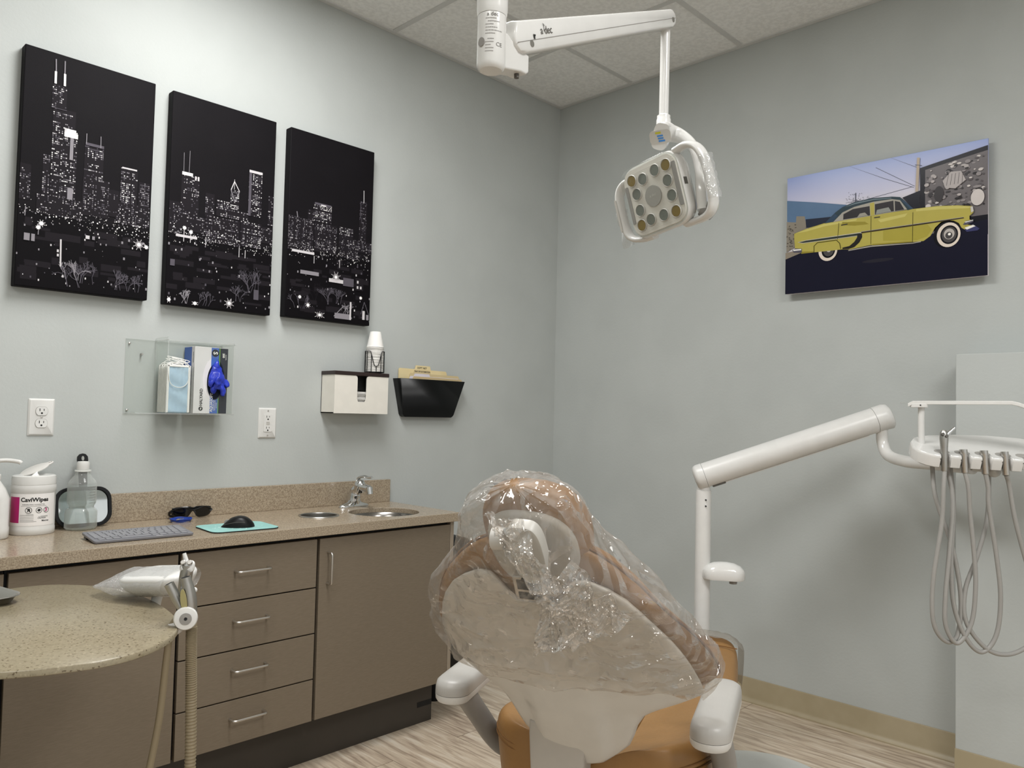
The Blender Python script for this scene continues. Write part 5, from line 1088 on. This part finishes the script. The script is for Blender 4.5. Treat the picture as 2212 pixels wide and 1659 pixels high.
def twist(u, v):
    s, t, o = quad(((.012, .675, -.07), (-.04, .685, -.07), (-.1, .545, -.085), (-.055, .54, -.09)), v, u)
    p = bp(s, t, o-.018*sin(pi*v), .5)
    return p+V((-.82, 0, -.57))*(.012*cr(p, 14., 2)+.010*cr(p, 30., 7)+.006*cr(V((v*7, u*2, 0)), 1., 4))
b = MB(); b.grid(twist, 50, 24); b.build('gathered_fold', FLF, fb, smooth=8)
# clear cover on the foot end
tc_ = thing('toe_cover', 'clear plastic cover over the foot end of the tan chair', 'plastic cover', CO, CA)
def toe(u, v):
    x = .965+.155*v; w_ = .203*(1-.18*v**2); a = pi*(u*1.24-.12); y = w_*(abs(cos(a))**.5)*(1 if cos(a) > 0 else -1); z = .474+.026*(abs(sin(a))**.6)*(1 if sin(a) > 0 else 0)-(.12*abs(min(0, sin(a)))/.37)
    if abs(cos(a)) > .6: z -= .05*(abs(cos(a))-.6)
    return V((x+.004*noise.noise(V((u*9, v*6, 1))), y, z-.02*v*v+.004*noise.noise(V((u*30, v*5, 3)))))
b = MB(); b.grid(toe, 60, 16)
b.build('cover_film', film('toe_film', '#dcd7cf', .22, .06, .12, .2, 60, '#b9b2a8'), tc_, smooth=60)

# ------------------------------------------------------------------ quartz table, tray and assistant's instruments at the left
QUARTZ = pm('speckled_quartz', '#90866f', .3, col2='#847a64', scale=170, detail=2, fac=(.36, .5))
def quartz(m):
    nt = m.node_tree; b = nt.nodes['Principled BSDF']; src = b.inputs['Base Color'].links[0].from_socket
    tc = nt.nodes.new('ShaderNodeTexCoord'); v = nt.nodes.new('ShaderNodeTexVoronoi'); v.inputs['Scale'].default_value = 330; nt.links.new(tc.outputs['Object'], v.inputs['Vector'])
    r = nt.nodes.new('ShaderNodeValToRGB'); r.color_ramp.interpolation = 'CONSTANT'; e = r.color_ramp.elements; e[0].position = 0; e[0].color = (0, 0, 0, 1); e[1].position = .93; e[1].color = (1, 1, 1, 1)
    sp = nt.nodes.new('ShaderNodeSeparateColor'); nt.links.new(v.outputs['Color'], sp.inputs[0]); nt.links.new(sp.outputs[0], r.inputs[0])
    r2 = nt.nodes.new('ShaderNodeValToRGB'); r2.color_ramp.interpolation = 'CONSTANT'; e = r2.color_ramp.elements; e[0].color = lin('#5f523d'); e[1].position = .6; e[1].color = lin('#9d927b'); nt.links.new(sp.outputs[1], r2.inputs[0])
    mx = nt.nodes.new('ShaderNodeMix'); mx.data_type = 'RGBA'; nt.links.new(r.outputs[0], mx.inputs[0]); nt.links.new(src, mx.inputs[6]); nt.links.new(r2.outputs[0], mx.inputs[7]); nt.links.new(mx.outputs[2], b.inputs['Base Color'])
quartz(QUARTZ)
qt = thing('quartz_table', 'rounded speckled quartz table top in the left foreground', 'table', (-2.9, -1.0, 0))
TQ = Matrix.Translation((2.9, 1.0, 0))
oq = spline([(-3.05, -.80, 0), (-2.9, -.70, 0), (-2.734, -.642, 0), (-2.665, -.636, 0), (-2.606, -.660, 0), (-2.551, -.724, 0), (-2.518, -.80, 0), (-2.502, -.894, 0), (-2.499, -.973, 0), (-2.505, -1.065, 0), (-2.519, -1.15, 0), (-2.541, -1.215, 0), (-2.577, -1.275, 0), (-2.627, -1.32, 0), (-2.676, -1.345, 0), (-2.719, -1.352, 0), (-2.762, -1.348, 0), (-2.84, -1.323, 0), (-2.95, -1.26, 0), (-3.08, -1.16, 0)], 4)
oq = [(p.x, p.y) for p in oq]
def sh(k): c = (-2.8, -1.0); return [(c[0]+(x-c[0])*k, c[1]+(y-c[1])*k) for x, y in oq]
b = MB(); b.loft([(sh(.992), .7665), (sh(1), .7685), (sh(1), .778), (sh(.994), .78)], TQ); b.build('table_top', QUARTZ, qt, smooth=50)
b = MB(); b.loft([(rrect(.1, .1, .03), 0), (rrect(.1, .1, .03), .74), (rrect(.2, .2, .03), .766)], TQ @ Matrix.Translation((-2.95, -1.02, 0))); b.build('support_column', LGREY, qt)
b = MB(); b.loft([(rrect(.42, .42, .08), 0), (rrect(.42, .42, .08), .03), (rrect(.12, .12, .03), .05)], TQ @ Matrix.Translation((-2.95, -1.02, 0))); b.build('base_plate', LGREY, qt)
tr = thing('instrument_tray', 'corner of a steel instrument tray on the quartz table at the left edge', 'tray', M=Matrix.Translation((-2.862, -.694, .7805)) @ Matrix.Rotation(radians(12), 4, 'Z'))
b = MB(); b.rings([[V((x, y, z)) for x, y in rrect(w_, h_, r_, 6)] for w_, h_, r_, z in ((.18, .24, .02, .001), (.2, .26, .03, .001), (.222, .282, .035, .018), (.234, .294, .04, .0195), (.236, .296, .04, .0175), (.224, .284, .036, .016), (.203, .263, .03, .0002), (.18, .24, .02, .0))], True, (1, 1)); b.build('tray_pan', STEEL, tr, smooth=50)
# holder bracket at the tip of the table
hd_ = thing('instrument_holder', 'white round-capped holder at the tip of the quartz table', 'holder', (-2.541, -1.245, .7))
TH = Matrix.Translation((2.541, 1.245, -.7))
cdir = V((-.69, -1.59, .42)).normalized(); cdir = V((-.4, -.9, .08)).normalized(); FMh = frame(cdir, (0, 0, 1)).to_4x4(); FMh.translation = V((-2.534, -1.232, .797)); 
def hb_(b, nm, mat, par=None, **k): b.bm.transform(TH); return b.build(nm, mat, par or hd_, **k)
b = MB(); b.lathe([(.017, -.05), (.0195, -.045), (.0215, -.01), (.0235, -.004), (.0235, .004), (.0215, .0075), (.0125, .009)], FMh, 36); cap = hb_(b, 'round_cap', WHITE2, smooth=50)
b = MB(); b.lathe([(.012, .0085), (.0115, .0105), (.0035, .011), (.003, .0095)], FMh, 28); hb_(b, 'metal_boss', GREY, cap)
b = MB(); b.cyl(FMh @ V((0, 0, .0095)), FMh @ V((0, 0, .0112)), .0028, seg=10); hb_(b, 'boss_hole', BLACKM, cap)
b = MB(); b.tube(spline([FMh @ V((0, 0, -.03)), (-2.545, -1.2, .77), (-2.6, -1.16, .745), (-2.75, -1.1, .74), (-2.93, -1.03, .74)], 6), .014, 14); hb_(b, 'holder_arm', WHITE)
def held(nm, label, cat, loc): return thing(nm, label, cat, loc), Matrix.Translation(-V(loc))
# suction valve with ribbed hose
sv, TS_ = held('suction_valve', 'metal suction valve with ribbed hose hanging down in front of the drawers', 'suction hose', (-2.52, -1.222, .7))
b = MB(); P_ = spline([(-2.519, -1.223, .785), (-2.521, -1.223, .813), (-2.525, -1.221, .848), (-2.531, -1.217, .878)], 6); b.tube(P_, [.0125, .0125, .0128, .013, .013, .0132, .0135, .014, .0142, .0142, .014, .0135, .013, .0125, .012, .0115, .011, .0108, .0106], 24); b.bm.transform(TS_); vb = b.build('valve_body', ALU, sv, smooth=60)
b = MB(); t_ = (P_[-1]-P_[-2]).normalized(); b.cyl(P_[-1]-t_*.001, P_[-1]+t_*.0004, .0088, seg=20); b.bm.transform(TS_); b.build('valve_opening', BLACKM, vb)
b = MB(); b.prism(ellp(.0065, .025, 20), 0, .0015, mat4((-2.538, -1.2295, .832), V((.75, -.66, 0)), V((-.1, .1, .98)), V((-.66, -.75, 0)))); b.bm.transform(TS_); b.build('valve_plate', pm('olive_plate', '#a39a6c', .4), vb)
b = MB(); b.cyl((-2.522, -1.215, .843), (-2.503, -1.2, .845), .0045, .006, 14); b.bm.transform(TS_); b.build('valve_lever', WHITE, vb)
b = MB(); P_ = spline([(-2.517, -1.222, .79), (-2.516, -1.223, .731), (-2.512, -1.222, .635), (-2.507, -1.219, .482), (-2.51, -1.215, .3), (-2.56, -1.19, .12), (-2.66, -1.15, .05), (-2.8, -1.1, .045)], 90)
b.tube(P_, [.0106+.0009*(1 if i % 4 in (1, 2) else -1)*(1 if 24 < i else 0) for i in range(len(P_))], 14); b.bm.transform(TS_); b.build('ribbed_hose', HOSET, sv, smooth=50)
# saliva ejector valve with thin hose
se, TE = held('saliva_ejector', 'small metal ejector valve with thin smooth hose beside the suction valve', 'suction hose', (-2.545, -1.2, .7))
b = MB(); P_ = spline([(-2.530, -1.214, .80), (-2.536, -1.208, .818), (-2.543, -1.201, .836), (-2.555, -1.193, .864)], 5); b.tube(P_, [.006+.004*min(1, i/9) for i in range(len(P_))], 18); b.bm.transform(TE); eb = b.build('valve_body', ALU, se, smooth=60)
b = MB(); t_ = (P_[-1]-P_[-2]).normalized(); b.cyl(P_[-1]-t_*.001, P_[-1]+t_*.0004, .0075, seg=16); b.bm.transform(TE); b.build('valve_opening', BLACKM, eb)
b = MB(); b.box(-.004, .004, -.004, .004, 0, .016, mat4((-2.534, -1.214, .842), (1, 0, 0), (0, 1, 0), (0, 0, 1))); b.bm.transform(TE); b.build('valve_lever', CHROME, eb, bevel=.001)
b = MB(); b.tube(spline([(-2.535, -1.21, .8), (-2.547, -1.195, .773), (-2.551, -1.187, .71), (-2.555, -1.177, .604), (-2.56, -1.168, .537), (-2.568, -1.157, .46), (-2.585, -1.14, .3), (-2.63, -1.11, .15), (-2.75, -1.07, .05)], 10), .0072, 12); b.bm.transform(TE); b.build('smooth_hose', HOSET, se, smooth=60)
# syringe standing in the holder
sy, TY_ = held('air_water_syringe', 'metal two-button air-water syringe standing in the holder at the quartz table', 'syringe', (-2.52, -1.187, .7))
b = MB(); P_ = spline([(-2.522, -1.187, .79), (-2.521, -1.184, .83), (-2.518, -1.187, .87), (-2.515, -1.19, .897)], 6); b.tube(P_, [.0085+.0045*min(1, i/12) for i in range(len(P_))], 22); b.bm.transform(TY_); sb = b.build('syringe_body', ALU, sy, smooth=60)
b = MB(); b.loft([(rrect(.026, .022, .008), 0), (rrect(.03, .026, .009), .008), (rrect(.022, .018, .007), .014)], mat4((-2.515, -1.19, .893), V((.715, -.699, 0)), V((.3, .3, .9)).normalized(), V((-.55, -.55, .45)).normalized()) @ Matrix.Translation((0, 0, -.004))); b.bm.transform(TY_); b.build('syringe_head', WHITE2, sb, smooth=50)
for k in (-1, 1): b = MB(); c = V((-2.519, -1.194, .902))+V((.715, -.699, 0))*(.0068*k); b.cyl(c, c+V((-.55, -.55, .45)).normalized()*.007, .0052, seg=16); b.bm.transform(TY_); b.build('button', STEEL, sb, bevel=.001)
b = MB(); b.cyl((-2.516, -1.186, .9), (-2.52, -1.18, .921), .0055, .0038, 14); b.bm.transform(TY_); b.build('nozzle', WHITE2, sb)
# wrapped touch pad behind the table edge
tpd = thing('control_pad', 'white rounded control pad wrapped in clear film behind the quartz table', 'control pad', (-2.485, -.965, .8))
PM_ = mat4((-2.485, -.965, .824), V((.42, -.9, .1)).normalized(), V((.9, .42, .12)).normalized(), V((.42, -.9, .1)).normalized().cross(V((.9, .42, .12)).normalized()))
TPm = Matrix.Translation((2.485, .965, -.8))
def po_(s): return [(x*s, y*s) for x, y in rrect(.18, .115, .05, 8)]
b = MB(); b.loft([(po_(.3), -.03), (po_(.62), -.027), (po_(.86), -.012), (po_(.98), .004), (po_(1), .012), (po_(.97), .018), (po_(.85), .0215)], TPm @ PM_); b.build('pad_body', WHITE, tpd, smooth=60)
b = MB(); b.tube([TPm @ V(p) for p in ((-2.485, -.965, .80), (-2.5, -.98, .755), (-2.6, -1.0, .74), (-2.93, -1.02, .735))], .013, 12); b.build('pad_arm', WHITE, tpd, smooth=60)
def wrapf(u, v):
    a = 2*pi*v; x = -.165+.23*u; tp = min(1, (u+.02)*2.8); h = .03*tp; y = (.035+.03*tp)*cos(a)
    p = V((x, y, h*sin(a)-.002)); return TPm @ PM_ @ (p+V((0, 0, .003*noise.noise(V((u*14, v*12, 0))))))
b = MB(); b.grid(lambda u, v: wrapf(u, v), 30, 25); b.build('film_sleeve', FILM2, tpd, smooth=50)

# ------------------------------------------------------------------ repeats share a group
for o in bpy.data.objects:
    if o.parent or 'category' not in o: continue
    k = o.name.split('.')[0]
    g = {'canvas_print': 'night skyline canvases on the left wall', 'wall_outlet': 'white outlets on the left wall', 'base_cabinet': 'plain taupe base cabinets', 'file_folder': 'folders in the black wall pocket',
         'handpiece_tubing': 'handpiece hoses in the delivery head', 'ceiling_light': 'recessed ceiling lights'}.get(k)
    if g: o['group'] = g
